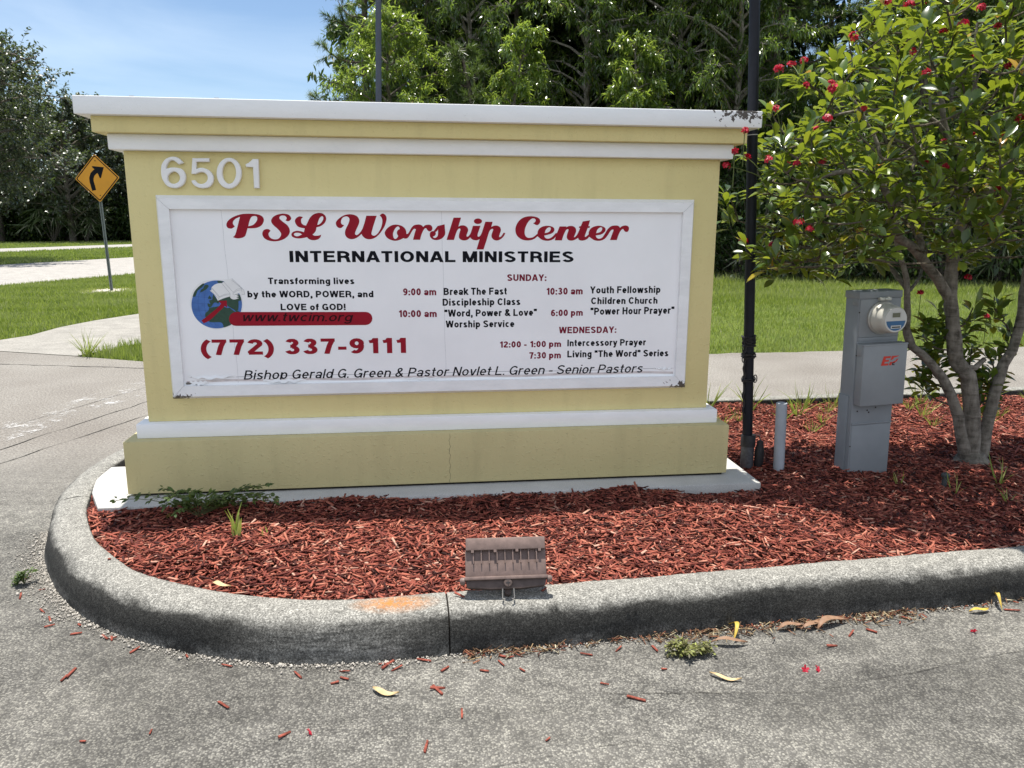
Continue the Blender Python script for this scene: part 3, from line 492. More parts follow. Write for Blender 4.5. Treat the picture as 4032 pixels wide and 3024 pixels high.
def glyph(ch, h):
    """strokes as centre lines for a letter of cap height 1 with half stroke h; returns (strokes, advance, ylimits)"""
    x = .73
    V = lambda X, a=0, b=1: [(X, a), (X, b)]
    sb = .06
    def bowl(X0, X1, y0, y1):
        ry = (y1 - y0) / 2; rx = min(.27, X1 - X0 - .05)
        return [(X0, y1)] + arc(X1 - rx, (y0 + y1) / 2, rx, ry, 90, -90, 10) + [(X0, y0)]
    def ring(w, y0, y1):
        return arc(w / 2, (y0 + y1) / 2, w / 2 - h, (y1 - y0) / 2 - h, 90, 450, 24)
    def arch(X0, X1, top, y0=0):
        rx = (X1 - X0) / 2
        return [(X0, top - h - rx * 1.0)] + arc((X0 + X1) / 2, top - h - rx * .95, rx, rx * .95, 180, 0, 10) + [(X1, y0)]
    lim = (0, 1)
    t = 2 * h
    if ch == ' ': return [], .3, lim
    if ch == 'A': S = [[(.0 + h * .35, -.12), (.36, 1.06), (.72 - h * .35, -.12)], [(.16, .29), (.56, .29)]]; W = .72
    elif ch == 'B': S = [V(h), bowl(h, .64 - h, .53, 1 - h), bowl(h, .69 - h, h, .53)]; W = .69
    elif ch == 'C': S = [arc(.37, .5, .37 - h, .5 - h, 38, 322, 20)]; W = .72
    elif ch == 'D': S = [V(h), [(h, 1 - h), (.34, 1 - h)] + arc(.34, .5, .37 - h, .5 - h, 90, -90, 14) + [(h, h)]]; W = .71
    elif ch == 'E': S = [V(h), [(h, 1 - h), (.62, 1 - h)], [(h, .52), (.58, .52)], [(h, h), (.64, h)]]; W = .64
    elif ch == 'F': S = [V(h), [(h, 1 - h), (.6, 1 - h)], [(h, .5), (.54, .5)]]; W = .6
    elif ch == 'G': S = [arc(.38, .5, .38 - h, .5 - h, 40, 335, 20), [(.42, .44), (.73, .44)], [(.73 - h, .46), (.73 - h, 0)]]; W = .74
    elif ch == 'H': S = [V(h), V(.68 - h), [(h, .53), (.68 - h, .53)]]; W = .68
    elif ch == 'I': S = [V(h)]; W = t
    elif ch == 'L': S = [V(h), [(h, h), (.6, h)]]; W = .6
    elif ch == 'M': S = [V(h), V(.84 - h), [(h, 1.12), (.42, .0), (.84 - h, 1.12)]]; W = .84
    elif ch == 'N': S = [V(h), V(.69 - h), [(h * .8, 1.06), (.69 - h * .8, -.06)]]; W = .69
    elif ch == 'O': S = [ring(.78, 0, 1)]; W = .78
    elif ch == 'P': S = [V(h), bowl(h, .66 - h, .44, 1 - h)]; W = .66
    elif ch == 'R': S = [V(h), bowl(h, .68 - h, .47, 1 - h), [(.42, .47), (.56, .38), (.60, .12), (.66, -.04)]]; W = .70
    elif ch == 'S':
        S = [arc(.335, .735, .33 - h, .265 - h * .98, 20, 215, 12) + arc(.335, .27, .335 - h, .27 - h * .98, 60, -165, 13)]; W = .67
    elif ch == 'T': S = [[(0, 1 - h), (.62, 1 - h)], V(.31, 0, 1 - h)]; W = .62
    elif ch == 'U': S = [[(h, 1)] + arc(.34, .34 - h + h, .34 - h, .34 - h, 180, 360, 12) + [(.68 - h, 1)]]; W = .68
    elif ch == 'V': S = [[(h * .4, 1.12), (.34, -.06), (.68 - h * .4, 1.12)]]; W = .68
    elif ch == 'W': S = [[(h * .5, 1.12), (.25, -.08), (.49, 1.05), (.73, -.08), (.98 - h * .5, 1.12)]]; W = .98
    elif ch == 'Y': S = [[(h * .3, 1.12), (.34, .42), (.68 - h * .3, 1.12)], V(.34, 0, .46)]; W = .68
    elif ch == '&': S = [[(.70, -.02), (.2, .62)] + arc(.33, .78, .16, .22 - h, 190, -60, 10) + [(.2, .46)] + arc(.26, .25, .26 - h, .25 - h, 120, 300, 10) + [(.62, .38)]]; W = .72
    elif ch == '0': S = [ring(.56, 0, 1)]; W = .56
    elif ch == '1': S = [V(.33), [(.08, .76), (.24, .79), (.33, .98)]]; W = .42
    elif ch == '2': S = [arc(.28, .71, .28 - h, .29 - h, 172, -20, 10) + [(.1, h + .08), (.1, h)], [(.03, h), (.56, h)]]; W = .56
    elif ch == '3': S = [arc(.27, .74, .25 - h, .26 - h * .9, 165, -80, 10), arc(.27, .28, .28 - h, .28 - h * .9, 85, -165, 12), [(.2, .52), (.32, .52)]]; W = .56
    elif ch == '6': S = [arc(.28, .33, .28 - h, .33 - h, 0, 360, 16), arc(.32, .5, .32 - h, .5 - h, 55, 190, 10)]; W = .56
    elif ch == '7': S = [[(0, 1 - h), (.54, 1 - h)], [(.54 - h, 1 - t * .6), (.33, .55), (.22, 0)]]; W = .54
    elif ch == '9': S = [arc(.28, .67, .28 - h, .33 - h, 0, 360, 16), arc(.24, .5, .32 - h, .5 - h, 235, 370, 10)]; W = .56
    elif ch == '(': S = [arc(.5, .38, .5 - h, .64, 118, 242, 10)]; W = .3; lim = (-.3, 1.05)
    elif ch == ')': S = [arc(-.2, .38, .5 - h, .64, 62, -62, 10)]; W = .3; lim = (-.3, 1.05)
    elif ch == '-': S = [[(0, .36), (.32, .36)]]; W = .32
    elif ch == ':': S = [V(h, 0, t * 1.05), V(h, .68 - t, .68)]; W = t
    elif ch == '.': S = [V(h, 0, t * 1.05)]; W = t
    elif ch == ',': S = [V(h, 0, t * 1.05), [(h * 1.5, .02), (h * .4, -.18)]]; W = t; lim = (-.2, 1)
    elif ch == '!': S = [V(h, 0, t * 1.05), V(h, .3, 1)]; W = t
    elif ch == '"': S = [V(h * .8, .66, 1), V(h * .8 + .2, .66, 1)]; W = .2 + t * .8
    elif ch == 'a': S = [[(.06, x - .2)] + arc(.27, x - h - .15, .2, .15, 160, 0, 8) + [(.52 - h, 0)], arc(.25, .21, .25 - h, .21 - h * .9, 20, 340, 12)]; W = .54
    elif ch == 'b': S = [V(h), arc(.3, x / 2, .28 - h, x / 2 - h, 0, 360, 16)]; W = .58
    elif ch == 'c': S = [arc(.28, x / 2, .28 - h, x / 2 - h, 45, 315, 14)]; W = .53
    elif ch == 'd': S = [V(.58 - h), arc(.28, x / 2, .28 - h, x / 2 - h, 0, 360, 16)]; W = .58
    elif ch == 'e': S = [[(h, .36), (.55 - h, .36)] + arc(.275, x / 2, .275 - h, x / 2 - h, 2, 318, 16)]; W = .55
    elif ch == 'f': S = [[(.15, 0), (.15, .78)] + arc(.31, .8, .16, .2 - h, 175, 85, 6), [(0, x - h), (.34, x - h)]]; W = .33
    elif ch == 'g': S = [[(.57 - h, x), (.57 - h, 0)] + arc(.28, -.02, .29 - h, .2, 0, -155, 9), arc(.28, x / 2, .28 - h, x / 2 - h, 0, 360, 16)]; W = .57; lim = (-.3, 1)
    elif ch == 'h': S = [V(h), arch(h, .55 - h, x)]; W = .55
    elif ch == 'i': S = [V(h, 0, x), V(h, 1 - t * .8, 1)]; W = t
    elif ch == 'k': S = [V(h), [(h, .2), (.5, .78)], [(.22, .48), (.56, -.06)]]; W = .54; 
    elif ch == 'l': S = [V(h)]; W = t
    elif ch == 'm': S = [V(h, 0, x), arch(h, .44, x), arch(.44, .88 - h, x)]; W = .88
    elif ch == 'n': S = [V(h, 0, x), arch(h, .55 - h, x)]; W = .55
    elif ch == 'o': S = [ring(.58, 0, x)]; W = .58
    elif ch == 'p': S = [V(h, -.27, x), arc(.3, x / 2, .28 - h, x / 2 - h, 0, 360, 16)]; W = .58; lim = (-.27, 1)
    elif ch == 'r': S = [V(h, 0, x), [(h, x - .28)] + arc(.3, x - h - .16, .3 - h, .16, 170, 85, 6) + [(.37, x - h)]]; W = .37
    elif ch == 's': S = [arc(.26, x - .19, .25 - h, .19 - h * .95, 20, 215, 10) + arc(.26, .19, .26 - h, .19 - h * .95, 55, -165, 10)]; W = .52
    elif ch == 't': S = [[(.15, .95), (.15, .2)] + arc(.29, .19, .14, .19 - h, 185, 275, 6), [(0, x - h), (.32, x - h)]]; W = .33
    elif ch == 'u': S = [[(h, x)] + arc(.275, .26, .275 - h, .26 - h, 180, 360, 10), V(.55 - h, 0, x)]; W = .55
    elif ch == 'v': S = [[(h * .4, x + .1), (.27, -.06), (.54 - h * .4, x + .1)]]; W = .54; lim = (0, x)
    elif ch == 'w': S = [[(h * .5, x + .1), (.2, -.08), (.39, x + .03), (.58, -.08), (.78 - h * .5, x + .1)]]; W = .78; lim = (0, x)
    elif ch == 'y': S = [[(h * .4, x + .1), (.28, .02)], [(.55 - h * .4, x + .1), (.27, -.02), (.2, -.2), (.04, -.23)]]; W = .55; lim = (-.28, x)
    else: S = [V(h)]; W = t
    return S, W + sb * 2, lim, sb

def ribbon(pts, h):
    """mitred quads along a polyline"""
    n = len(pts); closed = n > 3 and math.dist(pts[0], pts[-1]) < 1e-4
    L = []; Rr = []
    for i, p in enumerate(pts):
        def dr(a, b):
            dx, dy = b[0] - a[0], b[1] - a[1]; q = math.hypot(dx, dy) or 1
            return dx / q, dy / q
        if closed and i in (0, n - 1): d0 = dr(pts[-2], pts[-1]); d1 = dr(pts[0], pts[1])
        elif i == 0: d0 = d1 = dr(p, pts[1])
        elif i == n - 1: d0 = d1 = dr(pts[-2], p)
        else: d0 = dr(pts[i - 1], p); d1 = dr(p, pts[i + 1])
        n0 = (-d0[1], d0[0]); n1 = (-d1[1], d1[0])
        mx_, my_ = n0[0] + n1[0], n0[1] + n1[1]; q = math.hypot(mx_, my_)
        if q < 1e-6: mx_, my_, q = n0[0], n0[1], 1
        mx_, my_ = mx_ / q, my_ / q
        c = max(.18, mx_ * n0[0] + my_ * n0[1])
        k = h / c
        L.append((p[0] + mx_ * k, p[1] + my_ * k)); Rr.append((p[0] - mx_ * k, p[1] - my_ * k))
    return [[L[i], L[i + 1], Rr[i + 1], Rr[i]] for i in range(n - 1)]

def clip(poly, lo, hi):
    for lim, sg in ((lo, 1), (hi, -1)):
        o = []
        for i in range(len(poly)):
            a, b = poly[i - 1], poly[i]
            da, db = (a[1] - lim) * sg, (b[1] - lim) * sg
            if (da >= 0) != (db >= 0):
                k = da / (da - db); o.append((a[0] + (b[0] - a[0]) * k, lim))
            if db >= 0: o.append(b)
        poly = o
        if len(poly) < 3: return []
    return poly

def text_polys(txt, h, italic=0):
    x = 0; res = []; layer = 0
    for ch in txt:
        g = glyph(ch, h)
        if ch == ' ': x += g[1]; continue
        S, adv, lim, sb = g
        for st in S:
            layer += 1
            for q in ribbon(st, h):
                q = clip(q, *lim)
                if len(q) >= 3:
                    res.append(([(p[0] + x + sb + (p[1] * .21 if italic else 0), p[1]) for p in q], layer % 7))
        x += adv
    return res

def lettering(mb, txt, x0, x1, zb, capz, y, bold, italic=0, zb1=None, fn=None):
    """fit a line of text into [x0, x1] on the plane y (facing -y)"""
    h = .102 if bold else .066
    P = text_polys(txt, h, italic)
    a = min(p[0] for q, _ in P for p in q); b = max(p[0] for q, _ in P for p in q)
    sx = (x1 - x0) / (b - a)
    for q, lay in P:
        V = []
        for p in q:
            X = x0 + (p[0] - a) * sx
            zz = zb + ((zb1 - zb) * (X - x0) / (x1 - x0) if zb1 is not None else 0) + p[1] * capz
            V.append((X, y - lay * .00006, zz))
        mb.add(V, [tuple(range(len(V)))])

def smooth_poly(pts, sub=4):
    """closed outline; points with a third entry stay corners, others are rounded through (Catmull-Rom)"""
    n = len(pts); o = []
    for i in range(n):
        p0, p1, p2, p3 = pts[i - 1], pts[i], pts[(i + 1) % n], pts[(i + 2) % n]
        c1 = len(p1) > 2; c2 = len(p2) > 2
        if c1: p0 = (2 * p1[0] - p2[0], 2 * p1[1] - p2[1])
        if c2: p3 = (2 * p2[0] - p1[0], 2 * p2[1] - p1[1])
        if c1 and c2:
            o.append((p1[0], p1[1])); continue
        for k in range(sub):
            t = k / sub
            o.append(tuple(.5 * (2 * p1[j] + (p2[j] - p0[j]) * t + (2 * p0[j] - 5 * p1[j] + 4 * p2[j] - p3[j]) * t * t + (3 * p1[j] - p0[j] - 3 * p2[j] + p3[j]) * t ** 3) for j in (0, 1)))
    return o

def flat_shape(mb, outer, holes, y, mi=0, sc=.001):
    loops = [smooth_poly(outer)] + [smooth_poly(hh) for hh in holes]
    pts = [(p[0] * sc, p[1] * sc) for l in loops for p in l]
    tri = tessellate_polygon([[Vector((p[0] * sc, p[1] * sc, 0)) for p in l] for l in loops])
    mb.add([(p[0], y, p[1]) for p in pts], [tuple(t) for t in tri], mi)

# ------------------------------------------------------------------ ground, roads, kerb
RNG = np.random.RandomState(7)
DV = np.array((.361, .9326)); SV = np.array((.9326, -.361))     # along / across the far road
def st(s, t): return (SV[0] * s + DV[0] * t, SV[1] * s + DV[1] * t)

MAT['soil'] = mat_grass_soil('lawn_ground', (.085, .135, .022), (.13, .175, .035), (.16, .15, .06))
MAT['mulch_soil'] = mat_grass_soil('mulch_base', (.10, .022, .014), (.055, .014, .01), (.03, .01, .008))

def sheet(name, poly, z, mat, lab=None):
    mb = MB(); mb.add([(p[0], p[1], z) for p in poly], [tuple(range(len(poly)))])
    return tag(mb.build(name, mat), kind='structure', label=lab)

sheet('ground', [(-500, -400), (600, -400), (600, 900), (-500, 900)], -.02, MAT['soil'])
edge_r = [(-14, 9.4), (-4.87, 5.66), (-3.86, 5.22), (-3.0, 4.80)]
xs = np.linspace(-2.5, 9, 60)
edge_r += [(x, 4.66 + .0045 * x * x * .6 + .035 * math.sin(x * 9.1) * math.sin(x * 3.7 + 1) + .03 * RNG.rand()) for x in xs] + [(40, 8)]
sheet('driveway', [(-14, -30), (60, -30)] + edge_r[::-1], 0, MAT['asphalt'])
sheet('sidewalk', [(-6.5, 7.25), (-5.31, 6.57), (-5.13, 6.95), (-5.1, 7.8), (-4.93, 8.54), (-4.5, 9.6), (-2.0, 16.2), (.3, 16.2), (-2.2, 9.4), (-3.45, 6.2), (-3.86, 5.23), (-4.87, 5.67), (-7.2, 6.6)], .004, MAT['sidewalk'])
for s0, s1 in ((-22.3, -14.6), (-36.3, -31.8)):
    sheet('road', [st(s0, -60), st(s1, -60), st(s1, 260), st(s0, 260)], .002, MAT['road'])

# faded stop bar painted across the lane behind the nose of the island
def mat_worn_paint():
    t = NT('worn_road_paint', .8, .2)
    wear = t.ramp(t.math('ADD', t.noise(4, 5, .7), t.math('MULTIPLY', t.noise(85, 3, .7), .6)), [(.86, 0), (.98, .8)])
    t.color(t.mix(t.noise(40, 3), (.42, .41, .39), (.62, .61, .59)))
    tr = t.n('ShaderNodeBsdfTransparent'); m = t.n('ShaderNodeMixShader')
    t.l(wear, m.inputs[0]); t.l(tr.outputs[0], m.inputs[1]); t.l(t.b.outputs[0], m.inputs[2]); t.l(m.outputs[0], t.o.inputs['Surface'])
    return t.m
sheet('road_marking', [(-3.6, .85), (-3.15, .75), (-2.2, 3.95), (-2.62, 4.05)], .004, mat_worn_paint())
crk = MB()
def crack(p0, p1, wd):
    n = 26
    L = []; Q = []
    for i in range(n + 1):
        k = i / n; x = p0[0] + (p1[0] - p0[0]) * k + RNG.uniform(-.012, .012) * min(1, wd * 150); y = p0[1] + (p1[1] - p0[1]) * k + RNG.uniform(-.012, .012) * min(1, wd * 300)
        ww = wd * RNG.uniform(.3, 1)
        L.append((x - ww, y - ww, .003)); Q.append((x + ww, y + ww, .003))
    crk.add(L + Q, [(i, i + 1, n + 2 + i, n + 1 + i) for i in range(n)])
crack((-3.62, .7), (-2.15, 4.4), .006); crack((-3.15, .6), (-1.95, 3.9), .009); crack((-2.95, .5), (-1.7, 3.5), .008)
crack((-4.9, 4.9), (-2.7, 4.35), .008)
crack((.45, -1.63), (1.1, -1.70), .0012); crack((1.1, -1.70), (2.2, -1.52), .0014); crack((-.1, -1.95), (.5, -1.86), .001)
tag(crk.build('pavement_cracks', plain('crack_dark', (.035, .033, .03), .95, .1)), kind='structure')

KPATH = [(9, -.82), (6.5, -.97), (4.2, -1.09), (2.27, -1.215), (1.44, -1.262), (.87, -1.30), (.42, -1.328), (-.02, -1.345), (-.45, -1.355), (-.76, -1.285), (-1.06, -1.16), (-1.34, -.97), (-1.56, -.71), (-1.71, -.47), (-1.83, -.19), (-1.93, .15), (-1.965, .49), (-1.93, .85), (-1.8, 1.2), (-1.55, 1.5), (-1.15, 1.74), (-.55, 1.87), (.5, 1.89), (2.2, 1.91), (3.5, 1.955), (4.9, 2.04), (9, 2.35)]
def catmull(P, step=.03):
    o = []
    P = [np.array(p, float) for p in P]
    P = [2 * P[0] - P[1]] + P + [2 * P[-1] - P[-2]]
    for i in range(1, len(P) - 2):
        a, b, c, d = P[i - 1:i + 3]
        n = max(1, int(np.linalg.norm(c - b) / step))
        for k in range(n):
            t = k / n
            o.append(.5 * (2 * b + (c - a) * t + (2 * a - 5 * b + 4 * c - d) * t * t + (3 * b - a - 3 * c + d) * t ** 3))
    o.append(P[-2]); return np.array(o)
KP = catmull(KPATH)
KT = np.gradient(KP, axis=0); KT /= np.linalg.norm(KT, axis=1)[:, None]
KN = np.stack([KT[:, 1], -KT[:, 0]], 1)                     # inward
PROF = [(0.0, -.06), (-.002, .0), (.010, .06), (.020, .098), (.034, .125), (.056, .142), (.085, .150), (.125, .153), (.160, .152), (.176, .148), (.182, .138), (.184, -.06)]
KIN = KP + KN * .184
def kerb_piece(i0, i1):
    V = []; n = len(PROF)
    for i in range(i0, i1):
        sh_ = KT[i] * (.003 if i == i0 and i0 > 0 else (-.003 if i == i1 - 1 and i1 < len(KP) else 0))
        for a, z in PROF:
            j = .0022 * (math.sin(i * .37 + a * 60) + math.sin(i * .113 + z * 50)) + RNG.uniform(-.0012, .0012)
            p = KP[i] + KN[i] * (a + j) + sh_
            V.append((p[0], p[1], z + (RNG.uniform(-.0012, .0012) if z > .01 else 0)))
    m = i1 - i0
    F = [(i * n + k, i * n + k + 1, (i + 1) * n + k + 1, (i + 1) * n + k) for i in range(m - 1) for k in range(n - 1)]
    mb = MB(); mb.add(V, F + [tuple(range(n)), tuple((m - 1) * n + k for k in range(n))])
    return tag(mb.build('kerb', MAT['kerb'], smooth=60), kind='structure')
cuts = [0]
for q in ((5.1, -1.03), (-.02, -1.345), (-1.89, .0), (.4, 1.89)):
    cuts.append(int(np.argmin(np.hypot(KP[:, 0] - q[0], KP[:, 1] - q[1]))))
cuts.append(len(KP))
for a, b in zip(cuts[:-1], cuts[1:]):
    kerb_piece(a, min(b + 1, len(KP)))
for i in cuts[1:-1]:                                         # dirt packed in the joints
    p = KP[i]; q = KP[i]; nn = KN[i]
    mb = MB(); V = []
    for e in (p - KT[i] * .006, q + KT[i] * .006):
        for a, z in PROF: V.append((*(e + nn * (a * .9 + .008)), z - .006))
    n = len(PROF); mb.add(V, [(k, k + 1, n + k + 1, n + k) for k in range(n - 1)])
    tag(mb.build('kerb_joint', plain('joint_dirt', (.02, .018, .016), .95, .05)), kind='structure')

def in_poly(X, Y, P):
    P = np.asarray(P); c = np.zeros(len(X), bool); j = len(P) - 1
    for i in range(len(P)):
        xi, yi = P[i]; xj, yj = P[j]
        hit = ((yi > Y) != (yj > Y)) & (X < (xj - xi) * (Y - yi) / (yj - yi + 1e-12) + xi)
        c ^= hit; j = i
    return c
def mulch_z(x, y):
    x = np.asarray(x, float); y = np.asarray(y, float)
    b = .117 - .014 * np.clip((y + .55) / 2.2, 0, 1)
    b = b + .014 * np.sin(x * 3.1 + 1) * np.sin(y * 4.3) + .008 * np.sin(x * 9 + y * 7)
    b = b + .035 * np.exp(-(((x + 1.02) / .22) ** 2 + ((y + .66) / .1) ** 2))
    b = b + .024 * np.exp(-((y + .17) / .09) ** 2) * (x < 1.2) * (np.abs(x) < 1.7)
    b = b - (.0 + .025 * (x > 1.0)) * np.exp(-((np.maximum(np.abs(x) - 1.64, 0) / .2) ** 2 + (np.maximum(np.abs(y - .18) - .33, 0) / .07) ** 2))
    return b
def project(P):
    d = np.asarray(P, float) - np.array(CAM); z = d @ np.array(_f)
    z = np.where(z < .05, .05, z)
    return 512 + 771.96 * (d @ np.array(_r)) / z, 384 - 771.96 * (d @ np.array(_u)) / z, z

gx, gy_ = np.meshgrid(np.arange(-2.1, 9.0, .05), np.arange(-1.45, 2.3, .05))
ok = in_poly(gx.ravel() + .025, gy_.ravel() + .025, KP + KN * .09).reshape(gx.shape)
gz_ = mulch_z(gx, gy_) - .012
V = np.stack([gx.ravel(), gy_.ravel(), gz_.ravel()], 1); W_ = gx.shape[1]
ii, jj = np.nonzero(ok[:-1, :-1])
F = np.stack([ii * W_ + jj, ii * W_ + jj + 1, (ii + 1) * W_ + jj + 1, (ii + 1) * W_ + jj], 1)
tag(np_mesh('mulch_bed', V, F, MAT['mulch_soil'], smooth=True), kind='structure')

# wood chips of the mulch: thousands of small splinters
def rot_frames(n, yaw, pitch, roll):
    cy, sy, cp, sp, cr, sr = np.cos(yaw), np.sin(yaw), np.cos(pitch), np.sin(pitch), np.cos(roll), np.sin(roll)
    X = np.stack([cy * cp, sy * cp, sp], 1)
    Y0 = np.stack([-sy, cy, np.zeros(n)], 1); Z0 = np.cross(X, Y0)
    Y = Y0 * cr[:, None] + Z0 * sr[:, None]; Z = np.cross(X, Y)
    return X, Y, Z
def chips(P, L, Wd, H, rng, tilt=.3):
    n = len(P)
    X, Y, Z = rot_frames(n, rng.uniform(0, 2 * np.pi, n), rng.normal(0, tilt, n), rng.normal(0, tilt * 1.3, n))
    V = np.zeros((n, 8, 3))
    k = 0
    for sz in (-1, 1):
        for sx, sy in ((-1, -1), (1, -1), (1, 1), (-1, 1)):
            ex = L * .5 * sx * rng.uniform(.75, 1.0, n); ey = Wd * .5 * sy * rng.uniform(.35, 1.0, n)
            V[:, k] = P + X * ex[:, None] + Y * ey[:, None] + Z * (H * .5 * sz)[:, None]; k += 1
    Fq = np.array([(0, 3, 2, 1), (4, 5, 6, 7), (0, 1, 5, 4), (1, 2, 6, 5), (2, 3, 7, 6), (3, 0, 4, 7)])
    F = (np.arange(n)[:, None, None] * 8 + Fq[None]).reshape(-1, 4)
    return V.reshape(-1, 3), F
def mat_chip():
    t = NT('red_wood_chip', .8, .25)
    g = t.geo.outputs['Random Per Island']
    c = t.ramp(g, [(0, (.035, .010, .008)), (.25, (.115, .026, .019)), (.5, (.235, .056, .037)), (.8, (.36, .105, .066)), (.94, (.44, .17, .11)), (1, (.55, .34, .25))])
    c = t.mix(t.ramp(t.noise(45, 4, .7), [(.35, 0), (.7, .55)]), c, t.mix(1, c, (.5, .45, .45), 'MULTIPLY'))
    t.color(c); t.bump(t.noise(260, 3), .3, .002)
    return t.m
MAT['chip'] = mat_chip()
def scatter_bed(n, rng):
    x = rng.uniform(-1.75, 6.2, n); y = rng.uniform(-1.3, 2.0, n)
    k = in_poly(x, y, KP + KN * .165)
    k &= ~((np.abs(x) < 1.60) & (y > -.12) & (y < .55))
    px, py, pz = project(np.stack([x, y, np.full(n, .1)], 1))
    k &= (px > -120) & (px < 1180)
    k &= ~((y > .5) & (x < 1.2))
    far = pz > 4.6
    k &= ~(far & (rng.rand(n) < .35))
    return x[k], y[k]
x, y = scatter_bed(250000, RNG)
n = len(x)
L = RNG.gamma(2.6, .0125, n) + .008; Wd = np.clip(L * RNG.uniform(.12, .34, n), .003, .012); H = RNG.uniform(.002, .005, n)
z = mulch_z(x, y) + RNG.uniform(-.012, .014, n)
V, F = chips(np.stack([x, y, z], 1), L, Wd, H, RNG, .2)
tag(np_mesh('wood_mulch', V, F, MAT['chip']), 'loose red wood chip mulch covering the kerbed island', 'mulch', kind='stuff')

# ------------------------------------------------------------------ grass
def blades(P, Hh, Wd, rng, lean=.45):
    n = len(P)
    a = rng.uniform(0, 2 * np.pi, n); b = rng.uniform(0, 2 * np.pi, n)
    sd = np.stack([np.cos(a), np.sin(a), np.zeros(n)], 1) * (Wd * .5)[:, None]
    ln = np.stack([np.cos(b), np.sin(b), np.zeros(n)], 1) * (Hh * rng.uniform(.1, 1, n) * lean)[:, None]
    up = np.stack([np.zeros(n), np.zeros(n), Hh], 1)
    V = np.stack([P - sd, P + sd, P + sd * .7 + ln * .35 + up * .6, P - sd * .7 + ln * .35 + up * .6, P + ln + up * .95 + sd * .1, P + ln + up * .95 - sd * .1], 1)
    F = (np.arange(n)[:, None, None] * 6 + np.array([(0, 1, 2, 3), (3, 2, 4, 5)])[None]).reshape(-1, 4)
    return V.reshape(-1, 3), F
MAT['grass'] = mat_leaf('grass_blade', [(0, (.075, .11, .02)), (.4, (.155, .21, .036)), (.75, (.245, .30, .06)), (.90, (.36, .38, .13)), (1, (.58, .54, .34))], .38, (.38, .48, .07), .5, .3, True)
def grass(name, x, y, h, wd, label, keep=None, z=-.02, hide=True):
    P = np.stack([x, y, np.full(len(x), z)], 1)
    px, py, pz = project(P)
    k = (px > -140) & (px < 1170) & (pz > .5)
    hid = (px > 150) & (px < 700) & (RNG.rand(len(x)) < .9)
    k &= ~(hid & hide)
    P = P[k]; h = h[k]; wd = wd[k]
    V, F = blades(P, h, wd, RNG)
    return tag(np_mesh(name, V, F, MAT['grass']), label, 'grass', kind='stuff')
# left lawn between pavement and road
n = 150000
s = RNG.uniform(-14.65, -7.2, n); t = RNG.uniform(2.5, 19, n)
xy = SV[None] * s[:, None] + DV[None] * t[:, None]
k = ~in_poly(xy[:, 0], xy[:, 1], [(-14, 9.2), (-4.87, 5.66), (-3.86, 5.2), (-3, 4.75), (30, 4), (30, -30), (-14, -30)])
k &= ~in_poly(xy[:, 0], xy[:, 1], [(-6.5, 7.25), (-5.31, 6.57), (-5.13, 6.95), (-5.1, 7.8), (-4.93, 8.54), (-4.5, 9.6), (-2.0, 16.2), (.3, 16.2), (-2.2, 9.4), (-3.45, 6.2), (-3.86, 5.23), (-7.2, 6.6)])
k &= np.hypot(xy[:, 0] + 6.75, (xy[:, 1] - 14.1) / 1.6) > .42 * RNG.uniform(.5, 1.2, n)
xy = xy[k]; n = len(xy)
grass('lawn_grass', xy[:, 0], xy[:, 1], RNG.uniform(.035, .085, n) * (1 + .7 * (RNG.rand(n) < .04)), RNG.uniform(.008, .016, n), 'mown green lawn between the concrete pavement and the far road')
# lawn beyond the driveway on the right, tall towards the wood
n = 330000
x = RNG.uniform(-3.9, 24, n); y = 4.7 + RNG.rand(n) ** 1.25 * 19
edge = 22.6 - .3 * x
k = (y < edge) & ~in_poly(x, y, [(-5.3, 6.5), (-4.5, 9.6), (-2.0, 16.2), (.3, 16.2), (-2.2, 9.4), (-3.45, 6.2), (-3.86, 5.23)])
k &= y > np.interp(x, [p[0] for p in edge_r[1:]], [p[1] for p in edge_r[1:]]) - .03 + .05 * RNG.rand(n)
x, y = x[k], y[k]; n = len(x)
tall = np.clip((y - 9) / 8, 0, 1)
grass('meadow_grass', x, y, RNG.uniform(.03, .07, n) * (1 + 2.4 * tall) * (1 + .6 * (RNG.rand(n) < .08)), RNG.uniform(.007, .013, n) * (1 + tall), 'green grass bank between the driveway and the dark wood')
n = 7000
x = RNG.uniform(-3.95, -2.2, n); y = RNG.uniform(4.7, 8.6, n)
k = in_poly(x, y, [(-3.84, 5.20), (-3.5, 5.05), (-3.0, 4.83), (-2.3, 4.72), (-2.3, 8.6), (-2.6, 8.3), (-3.42, 6.2)])
x, y = x[k], y[k]; n = len(x)
grass('wedge_grass', x, y, RNG.uniform(.06, .17, n), RNG.uniform(.007, .013, n), 'green grass wedge between the concrete pavement and the driveway', hide=False)
mb = MB(); a_ = np.linspace(0, 2 * math.pi, 25)[:-1]
mb.add([(-6.75 + .55 * math.cos(q) * RNG.uniform(.7, 1.1), 14.15 + .8 * math.sin(q) * RNG.uniform(.7, 1.1), -.012) for q in a_], [tuple(range(24))])
tag(mb.build('bare_sand', plain('bare_sand', (.42, .385, .33), .95, .1, 0, .25, 14)), kind='structure')
# median and far verge
n = 60000
s = np.concatenate([RNG.uniform(-31.7, -22.4, n), RNG.uniform(-45, -36.4, n // 2)]); t = RNG.uniform(10, 62, len(s))
xy = SV[None] * s[:, None] + DV[None] * t[:, None]
grass('verge_grass', xy[:, 0], xy[:, 1], RNG.uniform(.05, .13, len(s)), RNG.uniform(.02, .05, len(s)), 'green grass of the median and the far verge along the roads')

